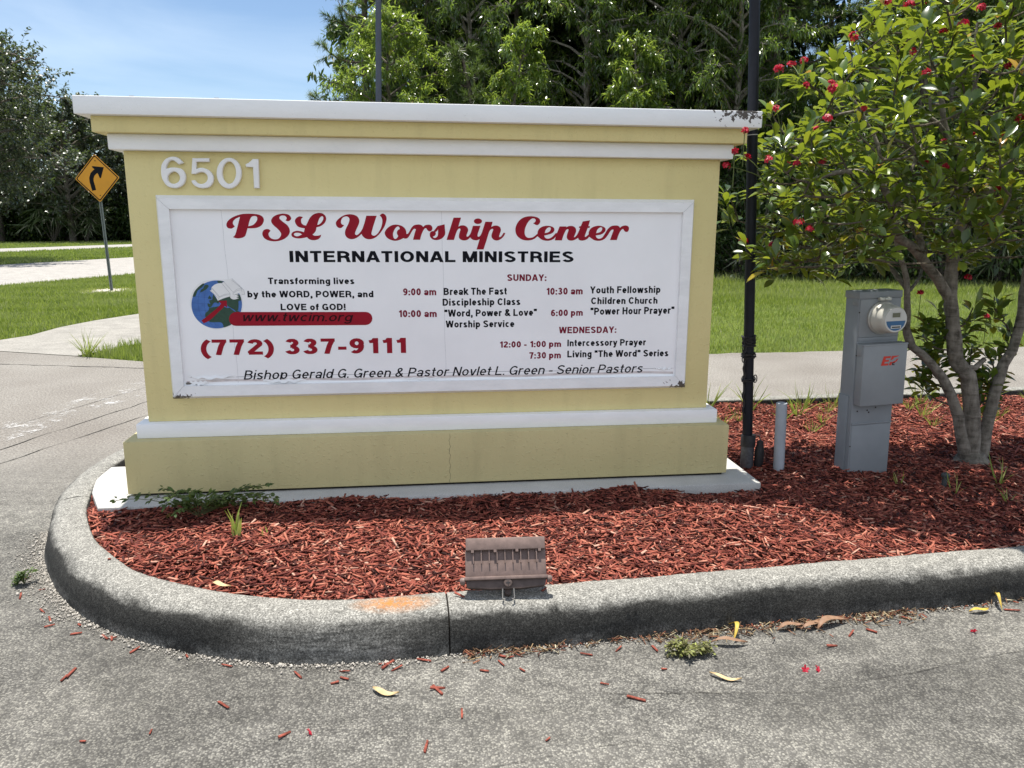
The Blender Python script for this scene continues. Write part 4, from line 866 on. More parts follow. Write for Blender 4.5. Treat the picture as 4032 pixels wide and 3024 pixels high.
# ------------------------------------------------------------------ the monument sign
slab = MB()
slab.prism([(-1.615, -.135), (1.66, -.135), (1.66, .52), (-1.79, .52), (-1.79, .3), (-1.73, .1)], lambda u, v, d: (u, v, d), .02, .15)
tag(slab.build('foundation_slab', MAT['slab'], bevel=.008), 'grey concrete footing slab that the yellow monument sign stands on', 'slab')

sign = empty('monument_sign', (0, .19, .15), 'yellow stucco monument sign with white trim and a white lettered panel, numbered 6501', 'sign')
def tier(name, a, z0, z1, mat, bev=.006):
    mb = MB(); mb.box(-1.525 + a, 1.525 - a, a, .38 - a, z0, z1)
    return mb.build(name, mat, sign, bevel=bev)
mb = MB(); mb.box(-1.505, 1.505, .02, .36, .148, .17)
mb.build('base_gap', plain('gap_dark', (.03, .028, .025), .9, .1), sign)
base = MB(); base.box(-1.525, 1.525, 0, .38, .163, .4295)
b = base.build('plinth', MAT['yellow_base'], sign, bevel=.007)
mb = MB()
for q in ribbon([(.045 + .003 * math.sin(k * 31) + .002 * math.sin(k * 77), .425 - .26 * k) for k in np.linspace(0, 1, 24)], .0008): mb.add([(p[0], -.0004, p[1]) for p in q], [(0, 1, 2, 3)])
mb.build('hairline_crack', plain('crack_brown', (.16, .14, .08), .9), sign)
tier('plinth_band', .0505, .4295, .503, MAT['white'])
tier('wall', .0956, .503, 1.787, MAT['yellow'], .005)
tier('cornice_band', .048, 1.787, 1.8575, MAT['white'])
tier('frieze', .0022, 1.8575, 1.927, MAT['yellow'], .004)
tier('cap', -.0468, 1.927, 2.004, MAT['white_cap'], .004)
for sx in (-1.345, -.985):
    mb = MB(); mb.box(sx, sx + .022, -.02, .01, 2.003, 2.011)
    mb.build('anchor_stub', plain('stub_grey', (.25, .24, .23)), sign, bevel=.002)

FB, FF, FI = .0956, .066, .084
OB = (-1.304, 1.303, .617, 1.590); OF = (-1.290, 1.289, .632, 1.574); IN = (-1.241, 1.238, .6845, 1.5262)
def corners(r): return [(r[0], r[2]), (r[1], r[2]), (r[1], r[3]), (r[0], r[3])]
cb, cf, ci = corners(OB), corners(OF), corners(IN)
for i in range(4):
    j = (i + 1) % 4
    mb = MB()
    g = .0008
    def P(c, y): return (c[0], y, c[1])
    V = [P(cb[i], FB), P(cb[j], FB), P(cf[j], FF), P(cf[i], FF), P(ci[i], FF), P(ci[j], FF), P(ci[j], FI + .006), P(ci[i], FI + .006)]
    # a hairline open mitre at each corner
    d = Vector(V[1]) - Vector(V[0]); d.normalize()
    V = [tuple(Vector(v) + d * (g if k in (0, 3, 4, 7) else -g)) for k, v in enumerate(V)]
    mb.add(V, [(0, 1, 2, 3), (3, 2, 5, 4), (4, 5, 6, 7), (1, 6, 5, 2), (0, 3, 4, 7)])
    mb.build('frame_rail', MAT['white_frame'], sign)
mb = MB(); mb.box(-1.25, 1.247, .083, .0945, .675, 1.535)
panel = mb.build('sign_panel', MAT['panel'], sign)
PY = .0826
MK = {'k': 'black', 'r': 'red', 'm': 'maroon', 'd': 'dark_red'}
# emblem: globe with halo, continents, arrow, book, hand
flat = [('emblem_backing', 'halo', 'paper', 0), ('globe', 'globe', 'ocean', 1), ('continent', 'africa', 'land', 2), ('continent', 'eurasia', 'land', 3), ('continent', 'greenland', 'land', 2), ('continent', 'america', 'land', 2), ('continent', 'north', 'land', 2), ('continent', 'britain', 'land', 2), ('arrow', 'arrow', 'red', 5), ('open_book', 'book', 'paper', 6), ('hand', 'hand', 'paper', 7)]
for nm, k, m, lay in flat:
    mb = MB(); flat_shape(mb, EMBLEM[k], [], PY - .0001 - lay * .00012)
    mb.build(nm, MAT[m], panel)
mb = MB()
for ln in BOOKLINES:
    pts = [(p[0] * .001, p[1] * .001) for p in ln]
    for q in ribbon(pts, .0006):
        mb.add([(p[0], PY - .0011, p[1]) for p in q], [(0, 1, 2, 3)])
mb.build('book_outline', MAT['line_grey'], panel)
mb = MB()
ge = EMBLEM['globe']; gx0 = sum(p[0] for p in ge) / len(ge) * .001; gz0 = sum(p[1] for p in ge) / len(ge) * .001
rxg = max(p[0] for p in ge) * .001 - gx0; rzg = max(p[1] for p in ge) * .001 - gz0
for k in (-.75, -.5, -.22):
    for q in ribbon([(gx0 + rxg * k * math.cos(a) * .98, gz0 + rzg * math.sin(a) * .98) for a in np.linspace(-1.1, 1.0, 14)], .0006):
        mb.add([(p[0], PY - .00032, p[1]) for p in q], [(0, 1, 2, 3)])
for k in (-.45, -.2, .08, .35):
    w_ = math.sqrt(1 - k * k) * .96
    for q in ribbon([(gx0 + rxg * w_ * a, gz0 + rzg * (k - .06 * (1 - a * a))) for a in np.linspace(-1, -.1, 8)], .0006):
        mb.add([(p[0], PY - .00034, p[1]) for p in q], [(0, 1, 2, 3)])
mb.build('graticule', plain('deep_blue_line', (.03, .08, .26), .5), panel)
mb = MB(); flat_shape(mb, BANNER, [], PY - .0009); mb.build('web_banner', MAT['red'], panel)
for tx, c, bold, it, x0, x1, za, zb, hh in LINES:
    mb = MB()
    lettering(mb, tx, x0, x1, za, hh, PY - (.0014 if c == 'd' else .0002), bold, it, zb)
    mb.build('lettering', MAT[MK[c]], panel)
mb = MB()
for i, (o, hs) in enumerate(TITLE):
    flat_shape(mb, o, hs, PY - .0002 - i * .00006)
mb.build('title_lettering', MAT['red'], panel)
# joints of the printed sheets, and the torn lower edge
mb = MB()
for xa, xb in ((-1.012, -.985), (.022, .035)):
    for q in ribbon([(xa + (xb - xa) * k + .0012 * math.sin(k * 23), 1.524 - .83 * k) for k in np.linspace(0, 1, 20)], .0004):
        mb.add([(p[0], PY - .00001, p[1]) for p in q], [(0, 1, 2, 3)])
for q in ribbon([(x_, .7235 + .0015 * math.sin(x_ * 7)) for x_ in np.linspace(-1.05, 1.23, 40)], .0011): mb.add([(p[0], PY - .00002, p[1]) for p in q], [(0, 1, 2, 3)])
mb.build('sheet_joint', MAT['line_grey'], panel)
mb = MB()
for q in ribbon([(x_, .7035 + .004 * math.sin(x_ * 11) * math.sin(x_ * 4)) for x_ in np.linspace(-1.23, 1.23, 60)], .006): mb.add([(p[0], PY - .00003, p[1]) for p in q], [(0, 1, 2, 3)])
mb.build('adhesive_strip', plain('aged_adhesive', (.60, .545, .53), .6, .3, 0, .15, 30), panel)
def curl(xa, xb, z, drop, out_):
    mb = MB(); n = 14; V = []
    for i in range(n + 1):
        x_ = xa + (xb - xa) * i / n; e = math.sin(math.pi * min(1, i / n * 1.05)) * RNG.uniform(.55, 1.1)
        for k in range(4):
            t_ = k / 3
            V.append((x_ + .004 * t_, PY - .0006 - out_ * e * t_ ** 1.5, z - drop * t_ * (.5 + e * .5) + .004 * math.sin(i * 1.7)))
    mb.add(V, [(i * 4 + k, i * 4 + k + 1, i * 4 + 5 + k, i * 4 + 4 + k) for i in range(n) for k in range(3)])
    mb.build('peeling_vinyl', MAT['paper'], panel, smooth=60)
curl(-1.225, -1.0, .733, .016, .012); curl(-.87, -.66, .706, .016, .014); curl(-1.215, -1.13, .705, .02, .01); curl(1.12, 1.228, .728, .008, .006); curl(-.2, .02, .7, .006, .006)
mb = MB()
for (px_, pz_, r_) in ((-1.222, .694, .011), (-1.19, .692, .008), (-1.205, .728, .006), (-1.16, .729, .006)):
    a = np.linspace(0, 2 * math.pi, 9)[:-1]
    mb.add([(px_ + r_ * 1.6 * math.cos(k) * RNG.uniform(.6, 1), PY - .0004, pz_ + r_ * .7 * math.sin(k) * RNG.uniform(.6, 1)) for k in a], [tuple(range(8))])
mb.build('bare_patch', plain('bare_backing', (.13, .115, .10), .8), panel)
# house number
def raised(polys, holes, y, depth, bev):
    cu = bpy.data.curves.new('c', 'CURVE'); cu.dimensions = '2D'; cu.fill_mode = 'BOTH'
    for pl in [polys] + holes:
        pts = smooth_poly(pl, 5)
        sp = cu.splines.new('POLY'); sp.points.add(len(pts) - 1); sp.use_cyclic_u = True
        for q, p in zip(sp.points, pts): q.co = (p[0] * .001, p[1] * .001, 0, 1)
    cu.extrude = depth / 2; cu.bevel_depth = bev; cu.bevel_resolution = 2; cu.offset = -bev
    ob = bpy.data.objects.new('c', cu); COL.objects.link(ob)
    me = bpy.data.meshes.new_from_object(ob.evaluated_get(bpy.context.evaluated_depsgraph_get()))
    bpy.data.objects.remove(ob); bpy.data.curves.remove(cu)
    co = np.zeros(len(me.vertices) * 3, np.float32); me.vertices.foreach_get('co', co); co = co.reshape(-1, 3)
    co = np.stack([co[:, 0], y - co[:, 2], co[:, 1]], 1); me.vertices.foreach_set('co', co.ravel()); me.update()
    return me
for pl, hs in DIGITS:
    me = raised(pl, hs, .0956 - .009, .012, .005)
    me.materials.clear(); me.materials.append(MAT['white']); me.name = 'house_number'
    me.polygons.foreach_set('use_smooth', [True] * len(me.polygons)); me.set_sharp_from_angle(angle=R(50))
    link('house_number', me, sign)

# ------------------------------------------------------------------ floodlight by the kerb
MAT['bronze'] = plain('bronze_metal', (.165, .115, .098), .55, .4, .15, .22, 40, .15)
MAT['bronze_dark'] = plain('bronze_metal_dark', (.085, .062, .054), .6, .35, .15, .25, 40, .15)
MAT['zinc'] = plain('dull_zinc', (.17, .165, .155), .45, .5, .6, .2, 60)
MAT['black_rubber'] = plain('black_rubber', (.018, .017, .018), .6, .4, 0, .3, 50)
fl = empty('floodlight', (.185, -1.16, .14), 'brown ribbed metal floodlight on the kerb edge, aimed at the sign', 'floodlight')
A = Vector((.043, -1.222, .222)); B = Vector((.335, -1.238, .224))       # lower back edge (slightly askew)
ex = (B - A).normalized(); LN = (B - A).length
ey = Vector((-ex.y, ex.x, 0)); up = (Vector((0, 0, 1)) * math.cos(R(34)) + ey * math.sin(R(34))).normalized()
nrm = ex.cross(up).normalized()                                            # towards the camera / up
def fp(u, v, d): return tuple(A + ex * u + up * v + nrm * d)
def fbox(mb, u0, u1, v0, v1, d0, d1):
    mb.prism([(u0, v0), (u1, v0), (u1, v1), (u0, v1)], fp, d0, d1)
HT = .142
mb = MB()
fbox(mb, 0, LN, .004, HT * .7, -.028, 0); fbox(mb, .002, LN - .002, HT * .69, HT, -.03, .017)
mb.build('housing', MAT['bronze'], fl, bevel=.003)
mb = MB()
for i in range(9):
    u = .012 + (LN - .03) * (i + .55) / 9.2
    fbox(mb, u, u + .0035, HT * .36, HT * .71, -.001, .012)
for i in (.09, .37, .64, .92):
    u = LN * i; fbox(mb, u - .005, u + .005, HT * .63, HT * .70, -.001, .0172)
mb.build('cooling_ribs', MAT['bronze'], fl)
mb = MB(); fbox(mb, -.004, LN + .004, -.006, .006, -.03, .009)
mb.build('hinge_lip', MAT['bronze'], fl, bevel=.002)
mb = MB(); pr_ = [(0, -.004), (LN, -.004), (LN - .006, -.030), (.2, -.038), (.09, -.038), (.008, -.030)]
mb.prism(pr_, fp, -.045, -.004); mb.build('ballast_box', MAT['bronze_dark'], fl, bevel=.004)
mb = MB(); mb.add([fp(.01, .01, -.0305), fp(LN - .01, .01, -.0305), fp(LN - .01, HT - .02, -.0305), fp(.01, HT - .02, -.0305)], [(0, 1, 2, 3)])
mb.build('lens', plain('floodlight_glass', (.3, .32, .33), .1, .6), fl)
c = Vector(fp(LN * .52, -.018, -.004))
mb = MB(); mb.lathe(c, nrm, [(.016, 0), (.016, .008), (.013, .011), (.004, .0115)], 20)
mb.build('knuckle', MAT['bronze_dark'], fl, smooth=40)
mb = MB(); fbox(mb, LN * .52 - .008, LN * .52 + .008, -.0195, -.0165, .007, .0085); fbox(mb, LN * .52 - .0015, LN * .52 + .0015, -.026, -.010, .007, .0088)
mb.build('screw_slot', MAT['black_rubber'], fl)
mb = MB(); k0 = LN * .52
mb.tube([fp(k0 - .02, -.038, 0), fp(k0 - .021, -.072, .004), fp(k0 - .012, -.076, .006)], .0028, 6); mb.tube([fp(k0 + .02, -.038, 0), fp(k0 + .021, -.072, .004), fp(k0 + .012, -.076, .006)], .0028, 6)
mb.build('wire_clip', MAT['zinc'], fl, smooth=50)
mb = MB(); mb.tube([fp(k0, -.045, -.02), (fp(k0, -.07, -.02)[0], -1.2, .13), (fp(k0, 0, 0)[0], -1.19, .06)], .012, 10)
mb.build('mounting_stem', MAT['bronze_dark'], fl, smooth=50)
for u, s_ in ((-.006, -1), (LN + .006, 1)):
    mb = MB(); mb.lathe(fp(u - s_ * .004, -.006, -.012), ex * s_, [(.013, 0), (.013, .012), (.009, .018)], 14)
    mb.build('side_bolt', MAT['bronze'], fl, smooth=40)

# ------------------------------------------------------------------ electric meter pedestal
MAT['cab'] = plain('grey_cabinet_paint', (.215, .232, .243), .5, .4, 0, .07, 9)
MAT['cab2'] = plain('grey_cover_paint', (.235, .25, .258), .5, .4, 0, .08, 7)
MAT['rust'] = plain('rust_hole', (.03, .02, .015), .9)
MAT['meter_body'] = plain('meter_plastic', (.50, .485, .43), .35, .5, 0, .05, 10)
MAT['meter_white'] = plain('meter_face', (.55, .54, .50), .4, .5, 0, .04, 10)
MAT['lcd'] = plain('lcd_grey', (.13, .13, .085), .25, .5, 0, .1, 60)
MAT['label_blue'] = plain('blue_label', (.035, .12, .25), .4, .4, 0, .08, 30)
ped = empty('electric_meter_pedestal', (2.36, .08, .06), 'tall grey metal pedestal with a round meter, left of the flowering tree', 'meter pedestal')
ROT = Matrix.Translation((2.358, .035, .06)) @ Matrix.Rotation(R(4), 4, 'Z') @ Matrix.Rotation(R(-1.6), 4, 'Y')
def pb(mb): mb.v = [tuple(ROT @ Vector(p)) for p in mb.v]; return mb
hw = .124
mb = MB(); mb.box(-hw, hw, 0, .115, -.06, 1.035); pb(mb).build('cabinet', MAT['cab'], ped, bevel=.004)
mb = MB(); mb.box(-hw - .004, hw + .004, -.006, .12, 1.03, 1.068)
mb.box(-hw - .0055, -hw + .002, -.004, .05, .995, 1.032); pb(mb).build('top_cap', MAT['cab'], ped, bevel=.004)
mb = MB(); mb.box(-hw + .006, hw - .002, -.005, .004, .825, 1.029); pb(mb).build('meter_panel', MAT['cab2'], ped, bevel=.003)
mb = MB(); mb.box(-hw + .006, hw - .004, -.003, .004, .803, .823); mb.box(-hw + .004, hw - .002, -.006, .004, .345, .353); mb.box(-hw + .004, hw, -.007, .004, .028, .05)
pb(mb).build('seam_strip', MAT['cab'], ped, bevel=.001)
mb = MB(); mb.box(-hw + .008, hw - .004, -.003, .004, .05, .34); pb(mb).build('lower_panel', MAT['cab'], ped, bevel=.002)
mb = MB(); mb.box(-hw + .004, hw + .016, -.062, -.001, .462, .79)
cover = pb(mb).build('breaker_cover', MAT['cab2'], ped, bevel=.004)
mb = MB(); mb.box(-hw + .001, -hw + .006, -.05, -.006, .73, .794); mb.box(-hw + .002, hw + .018, -.064, -.001, .786, .795); pb(mb).build('cover_flap', MAT['cab2'], ped, bevel=.002)
# EP logo with a lightning slash, and a small c
def logo(polys, mat, dep, name):
    mb = MB()
    for pl in polys:
        mb.add([(p[0], -.0625 - dep, p[1]) for p in pl], [tuple(range(len(pl)))])
    pb(mb).build(name, mat, cover)
def sl(pl, ox, oz, k=.18, s_=1): return [(ox + (p[0] + p[1] * k) * s_, oz + p[1] * s_) for p in pl]
s_ = .05
E_ = [[(0, 0), (.34, 0), (.34, 1), (0, 1)], [(.34, .78), (.86, .78), (.86, 1), (.34, 1)], [(.34, .40), (.78, .40), (.78, .60), (.34, .60)], [(.34, 0), (.86, 0), (.86, .22), (.34, .22)]]
P_ = [[(.96, 0), (1.26, 0), (1.26, .36), (.96, .36)], [(.96, .52), (1.26, .66), (1.26, 1), (.96, 1)], [(1.26, .80), (1.5, .86), (1.5, 1), (1.26, 1)], [(1.5, .84), (1.86, .98), (1.8, 1), (1.5, 1)], [(1.26, .28), (1.62, .28), (1.62, .5), (1.26, .34)], [(1.62, .30), (1.78, .42), (1.86, .72), (1.62, .6)]]
logo([sl(q, -.014, .678, .28, s_) for q in E_ + P_], plain('logo_red', (.55, .035, .02), .4, .4, 0, .05, 30), .0005, 'logo_lettering')
logo([sl(q, -.014 + .034 * 2, .678, .0, .014) for q in [[(0, 0), (.4, 0), (.4, 1), (0, 1)], [(.4, .7), (1, .7), (1, 1), (.4, 1)], [(.4, 0), (1, 0), (1, .3), (.4, .3)]]], MAT['black'], .0009, 'logo_small_letter')
mb = MB(); pts_ = []
for (a, b) in ((-hw + .002, .96), (-hw + .002, .73), (-hw + .002, .225)):
    mb.lathe((a, -.0052, b), (0, -1, 0), [(.004, 0), (.0035, .0016)], 8)
for (a, b) in ((-.09, .42), (-.03, .422), (.02, .435), (-.02, .41)):
    mb.lathe((a, -.002, b), (0, -1, 0), [(.0045, 0), (.003, .0012)], 7)
pb(mb).build('rust_spot', MAT['rust'], ped)
mc = (.012, -.005, .928)
mb = MB(); mb.lathe(mc, (0, -1, 0), [(.089, 0), (.089, .012), (.083, .016), (.083, .02)], 32); pb(mb).build('meter_ring', plain('ring_steel', (.42, .41, .37), .4, .5, .4, .1, 40), ped, smooth=40)
mb = MB(); mb.lathe(mc, (0, -1, 0), [(.081, .018), (.080, .03), (.075, .036), (.073, .085), (.070, .103), (.063, .112), (.03, .113), (.001, .113)], 36)
meter = pb(mb).build('meter', MAT['meter_body'], ped, smooth=40)
def disc(name, mat, pl, d):
    mb = MB(); mb.add([(mc[0] + p[0], mc[1] - d, mc[2] + p[1]) for p in pl], [tuple(range(len(pl)))]); pb(mb).build(name, mat, meter)
disc('meter_face', MAT['meter_white'], [(.064 * math.cos(a), .064 * math.sin(a)) for a in np.linspace(0, 2 * math.pi, 33)[:-1]], .1135)
disc('display', MAT['lcd'], [(-.022, .014), (.022, .014), (.022, .037), (-.022, .037)], .1150)
disc('display_bezel', plain('bezel', (.5, .49, .45)), [(-.026, .008), (.028, .008), (.028, .043), (-.026, .043)], .1143)
disc('blue_label', MAT['label_blue'], [(.056 * math.cos(a), .056 * math.sin(a)) for a in np.linspace(math.pi * 1.03, math.pi * 1.97, 17)], .1143)
disc('barcode_strip', MAT['meter_white'], [(-.028, -.044), (.032, -.044), (.032, -.028), (-.028, -.028)], .1150)
disc('barcode_print', MAT['black'], [(-.022, -.040), (.026, -.040), (.026, -.034), (-.022, -.034)], .1157)
mb = MB(); mb.box(mc[0] - .032, mc[0] + .034, -.03, -.005, mc[2] + .092, mc[2] + .108); mb.box(mc[0] - .006, mc[0] + .006, -.036, -.028, mc[2] + .094, mc[2] + .108)
pb(mb).build('ring_clasp', plain('clasp', (.5, .5, .44), .4, .5, .3), ped, bevel=.003)
mb = MB(); mb.box(-hw - .006, -hw + .001, .03, .115, -.05, .50); pb(mb).build('side_plate', MAT['cab'], ped, bevel=.002)

# ------------------------------------------------------------------ pipe stub, banner poles, warning sign, ground spike
mb = MB(); pz = .03
mb.lathe((1.911, .178, pz), (-.03, 0, 1), [(.030, 0), (.030, .468), (.025, .470), (.025, .40)], 22)
tag(mb.build('conduit_pipe', plain('grey_pvc', (.33, .36, .39), .5, .4, 0, .1, 12, .05), smooth=40), 'short upright grey plastic conduit pipe in the mulch beside the black pole', 'pipe')

MAT['pole_black'] = plain('black_pole_paint', (.008, .009, .014), .5, .25, 0, .25, 20)
pole = empty('banner_pole', (1.762, .285, .06), 'black banner pole with a rope wound round it, right of the sign', 'pole')
top = Vector((1.60, .302, 3.45)); bot = Vector((1.760, .285, .26))
mb = MB(); mb.tube([bot, bot.lerp(top, .5), top], [.0285, .028, .026], 18); mb.build('shaft', MAT['pole_black'], pole, smooth=50)
mb = MB(); mb.lathe((1.765, .284, .03), (0, 0, 1), [(.0365, 0), (.0365, .20)], 24); mb.build('ground_sleeve', plain('worn_sleeve', (.06, .062, .068), .5, .4, 0, .4, 60), pole, smooth=40)
mb = MB(); mb.lathe((1.765, .284, .225), (0, 0, 1), [(.041, 0), (.041, .062), (.037, .067), (.012, .067)], 24); mb.build('sleeve_collar', MAT['black_rubber'], pole, smooth=40)
mb = MB(); mb.lathe((1.826, .262, .11), (0.02, 0, 1), [(.024, 0), (.026, .01), (.026, .10), (.018, .125), (.018, .145), (.012, .15)], 18); mb.build('rope_canister', MAT['black_rubber'], pole, smooth=40)
mb = MB(); mb.tube([(1.772, .252, .296), (1.79, .248, .30), (1.815, .25, .292), (1.826, .258, .255)], .003, 6); mb.build('tether_wire', MAT['zinc'], pole, smooth=60)
mb = MB()
def on_pole(z): k = (z - bot.z) / (top.z - bot.z); return bot.lerp(top, k)
def coil(z0, z1, turns, r, th):
    P = []
    for i in range(int(turns * 14) + 1):
        a = i / 14 * 2 * math.pi; c_ = on_pole(z0 + (z1 - z0) * i / (turns * 14)); rr = r * RNG.uniform(.95, 1.12)
        P.append(c_ + Vector((math.cos(a) * rr, math.sin(a) * rr, RNG.uniform(-.004, .004))))
    mb.tube(P, th, 5)
coil(.80, .86, 6, .034, .005); coil(.735, .765, 3, .035, .0045); coil(.60, .625, 2.4, .036, .004)
for ph in (2.6, 2.9, 3.3):
    P = []
    for i in range(40):
        z_ = .86 - i * .0115; c_ = on_pole(z_); P.append(c_ + Vector((math.cos(ph + .22 * math.sin(i * .6 + ph)) * (.031 + .005 * math.sin(i * .9)), math.sin(ph) * .03 - .012, 0)))
    mb.tube(P, .0035, 5)
for zc, ph in ((.62, -.5), (.79, 2.8), (.735, 2.9)):
    c_ = on_pole(zc); P = [c_ + Vector((math.cos(ph) * (.036 + .012 * math.cos(a)), -.02, .022 * math.sin(a))) for a in np.linspace(0, 2 * math.pi, 12)]
    mb.tube(P, .0032, 5)
mb.build('wound_rope', MAT['black_rubber'], pole, smooth=60)
mb = MB(); c_ = on_pole(1.93); mb.lathe(c_, (top - bot), [(.029, 0), (.029, .004)], 18); mb.build('cable_tie', plain('pale_tie', (.5, .48, .42)), pole, smooth=40)

lp = empty('light_pole', (-.58, 5.75, -.02), 'slim blue grey pole rising behind the left half of the sign cap', 'pole')
mb = MB(); mb.tube([(-.585, 5.75, -.02), (-.48, 5.739, 2.849), (-.449, 5.735, 3.93), (-.43, 5.733, 4.6)], [.036, .034, .033, .032], 18); mb.build('shaft', plain('blue_grey_pole', (.05, .06, .085), .45, .5, 0, .15, 12), lp, smooth=50)
mb = MB(); mb.lathe((-.585, 5.75, -.02), (0, 0, 1), [(.055, 0), (.055, .12), (.04, .13)], 20); mb.build('ground_sleeve', MAT['black_rubber'], lp, smooth=40)

MAT['post_steel'] = plain('galvanised_post', (.19, .21, .205), .5, .4, .3, .2, 20)
wn = empty('curve_warning_sign', (-6.734, 14.258, -.02), 'orange yellow diamond road sign with a black curved arrow on a steel post', 'road sign')
mb = MB(); p0 = Vector((-6.734, 14.262, -.05)); p1 = Vector((-6.80, 14.272, 2.62)); dx = (p1 - p0)
e1 = Vector((.992, -.125, 0)); e2 = Vector((.125, .992, 0))
sec = [(-.035, 0), (-.02, 0), (-.016, .025), (.016, .025), (.02, 0), (.035, 0), (.035, .004), (.023, .004), (.019, .029), (-.019, .029), (-.023, .004), (-.035, .004)]
V0 = [p0 + e1 * a + e2 * b for a, b in sec]; V1 = [p1 + e1 * a + e2 * b for a, b in sec]; m_ = len(sec)
mb.add(V0 + V1, [(i, (i + 1) % m_, m_ + (i + 1) % m_, m_ + i) for i in range(m_)] + [tuple(range(m_)), tuple(range(m_, 2 * m_))])
mb.build('post', MAT['post_steel'], wn)
cc = Vector((-6.79, 14.235, 2.378)); half = .50; tl = R(-1.6); e1 = Vector((.979, -.204, 0)); e2 = Vector((.204, .979, 0))
def wp(u, v, d=0):
    uu = u * math.cos(tl) + v * math.sin(tl); vv = -u * math.sin(tl) + v * math.cos(tl)
    return tuple(cc + e1 * uu + Vector((0, 0, vv)) - e2 * d)
def diamond(h, rr):
    o = []
    for k in range(4):
        a = math.pi / 2 - k * math.pi / 2
        c0 = ((h - rr * 1.414) * math.cos(a), (h - rr * 1.414) * math.sin(a))
        for j in (-45, -22, 0, 22, 45):
            o.append((c0[0] + rr * math.cos(a - R(j)), c0[1] + rr * math.sin(a - R(j))))
    return o
MAT['sign_yellow'] = plain('traffic_yellow', (.62, .27, .012), .45, .4, 0, .05, 6)
mb = MB(); mb.prism(diamond(half, .03), wp, -.004, 0); plate = mb.build('sign_plate', MAT['sign_yellow'], wn)
bm_ = MB(); o1 = diamond(half - .022, .03); o2 = diamond(half - .052, .02); n_ = len(o1)
bm_.add([wp(*p, .0015) for p in o1] + [wp(*p, .0015) for p in o2], [(i, (i + 1) % n_, n_ + (i + 1) % n_, n_ + i) for i in range(n_)]); bm_.build('border', MAT['black'], plate)
# arrow traced in the plate's own units (sign photo pixels / centre 755,785)
def au(x_, y_): return ((x_ - 752) / 437 * half, (788 - y_) / 540 * half)
mb = MB()
ctr = [(662, 1060), (650, 960), (636, 860), (640, 780), (670, 700), (725, 645), (790, 610)]
for q in ribbon([au(*p) for p in ctr], .047): mb.add([wp(*p, .0015) for p in q], [(0, 1, 2, 3)])
hd = [(908, 550), (678, 515), (685, 545), (728, 598), (760, 640), (780, 700), (805, 790), (828, 785)]
mb.add([wp(*au(*p), .0021) for p in hd], [tuple(range(len(hd)))]); mb.build('arrow_symbol', MAT['black'], plate)
mb = MB()
for p in ((0, .36), (.02, -.36)): mb.lathe(wp(*p, .0), -e2, [(.012, 0), (.009, .008)], 10)
mb.build('bolt', MAT['rust'], wn)

sp = MB(); sp.lathe((2.64, -.205, .03), (.05, 0, 1), [(.006, 0), (.013, .05), (.013, .135), (.020, .137), (.022, .15), (.016, .158)], 14)
tag(sp.build('garden_spike', plain('spike_dark', (.05, .055, .055), .6), smooth=40), 'small dark ground spike standing in the shaded mulch below the flowering tree', 'spike')

# ------------------------------------------------------------------ vegetation tools
def unit(a): return a / (np.linalg.norm(a, axis=1, keepdims=True) + 1e-9)
def leaves(P, D, L, Wd, rng, bend=.25, up=None, prof=((0, .06), (.3, .85), (.65, 1.0), (1, .05)), fold=0.0, roll=1.0):
    """curved leaf blades: strips along D, drooping under gravity"""
    n = len(P); D = unit(D)
    ref = np.tile(np.array([[0, 0, 1.0]]), (n, 1)) if up is None else up
    ref = ref + rng.normal(0, .35 * roll, (n, 3))
    S = unit(np.cross(D, ref)); N = np.cross(S, D)
    m = len(prof); V = np.zeros((n, m * 2, 3))
    for i, (t, wv) in enumerate(prof):
        c = P + D * (L * t)[:, None] - N * (L * bend * t * t)[:, None]
        off = S * (Wd * .5 * wv)[:, None]
        V[:, 2 * i] = c - off; V[:, 2 * i + 1] = c + off
        if fold: V[:, 2 * i:2 * i + 2] += (N * (Wd * .5 * wv * fold)[:, None])[:, None]
    q = np.array([(2 * i, 2 * i + 1, 2 * i + 3, 2 * i + 2) for i in range(m - 1)])
    F = (np.arange(n)[:, None, None] * (2 * m) + q[None]).reshape(-1, 4)
    return V.reshape(-1, 3), F
def folded(P, D, L, Wd, rng, bend=.25, fold=.35):
    """leaf of two halves folded along the midrib (6 quads)"""
    n = len(P); D = unit(D)
    ref = np.tile(np.array([[0, 0, 1.0]]), (n, 1)) + rng.normal(0, .3, (n, 3))
    S = unit(np.cross(D, ref)); N = np.cross(S, D)
    prof = ((0, .0), (.14, .16), (.42, .82), (.68, 1.0), (.88, .62), (1, .03)); m = len(prof)
    V = np.zeros((n, m * 3, 3))
    bd = bend * rng.uniform(.3, 1.6, n)
    for i, (t, wv) in enumerate(prof):
        c = P + D * (L * t)[:, None] - N * (L * bd * t * t)[:, None]
        off = S * (Wd * .5 * wv)[:, None]; lift = N * (Wd * .5 * wv * fold)[:, None]
        V[:, 3 * i] = c - off + lift; V[:, 3 * i + 1] = c; V[:, 3 * i + 2] = c + off + lift
    q = []
    for i in range(m - 1):
        q += [(3 * i, 3 * i + 1, 3 * i + 4, 3 * i + 3), (3 * i + 1, 3 * i + 2, 3 * i + 5, 3 * i + 4)]
    F = (np.arange(n)[:, None, None] * (3 * m) + np.array(q)[None]).reshape(-1, 4)
    return V.reshape(-1, 3), F
def bez(p0, p1, p2, n):
    return [p0 * (1 - t) ** 2 + p1 * 2 * t * (1 - t) + p2 * t * t for t in np.linspace(0, 1, n)]
class Acc:
    def __init__(s): s.P = []; s.D = []
    def put(s, p, d): s.P.append(p); s.D.append(d)
    def arr(s): return np.array(s.P), np.array(s.D)

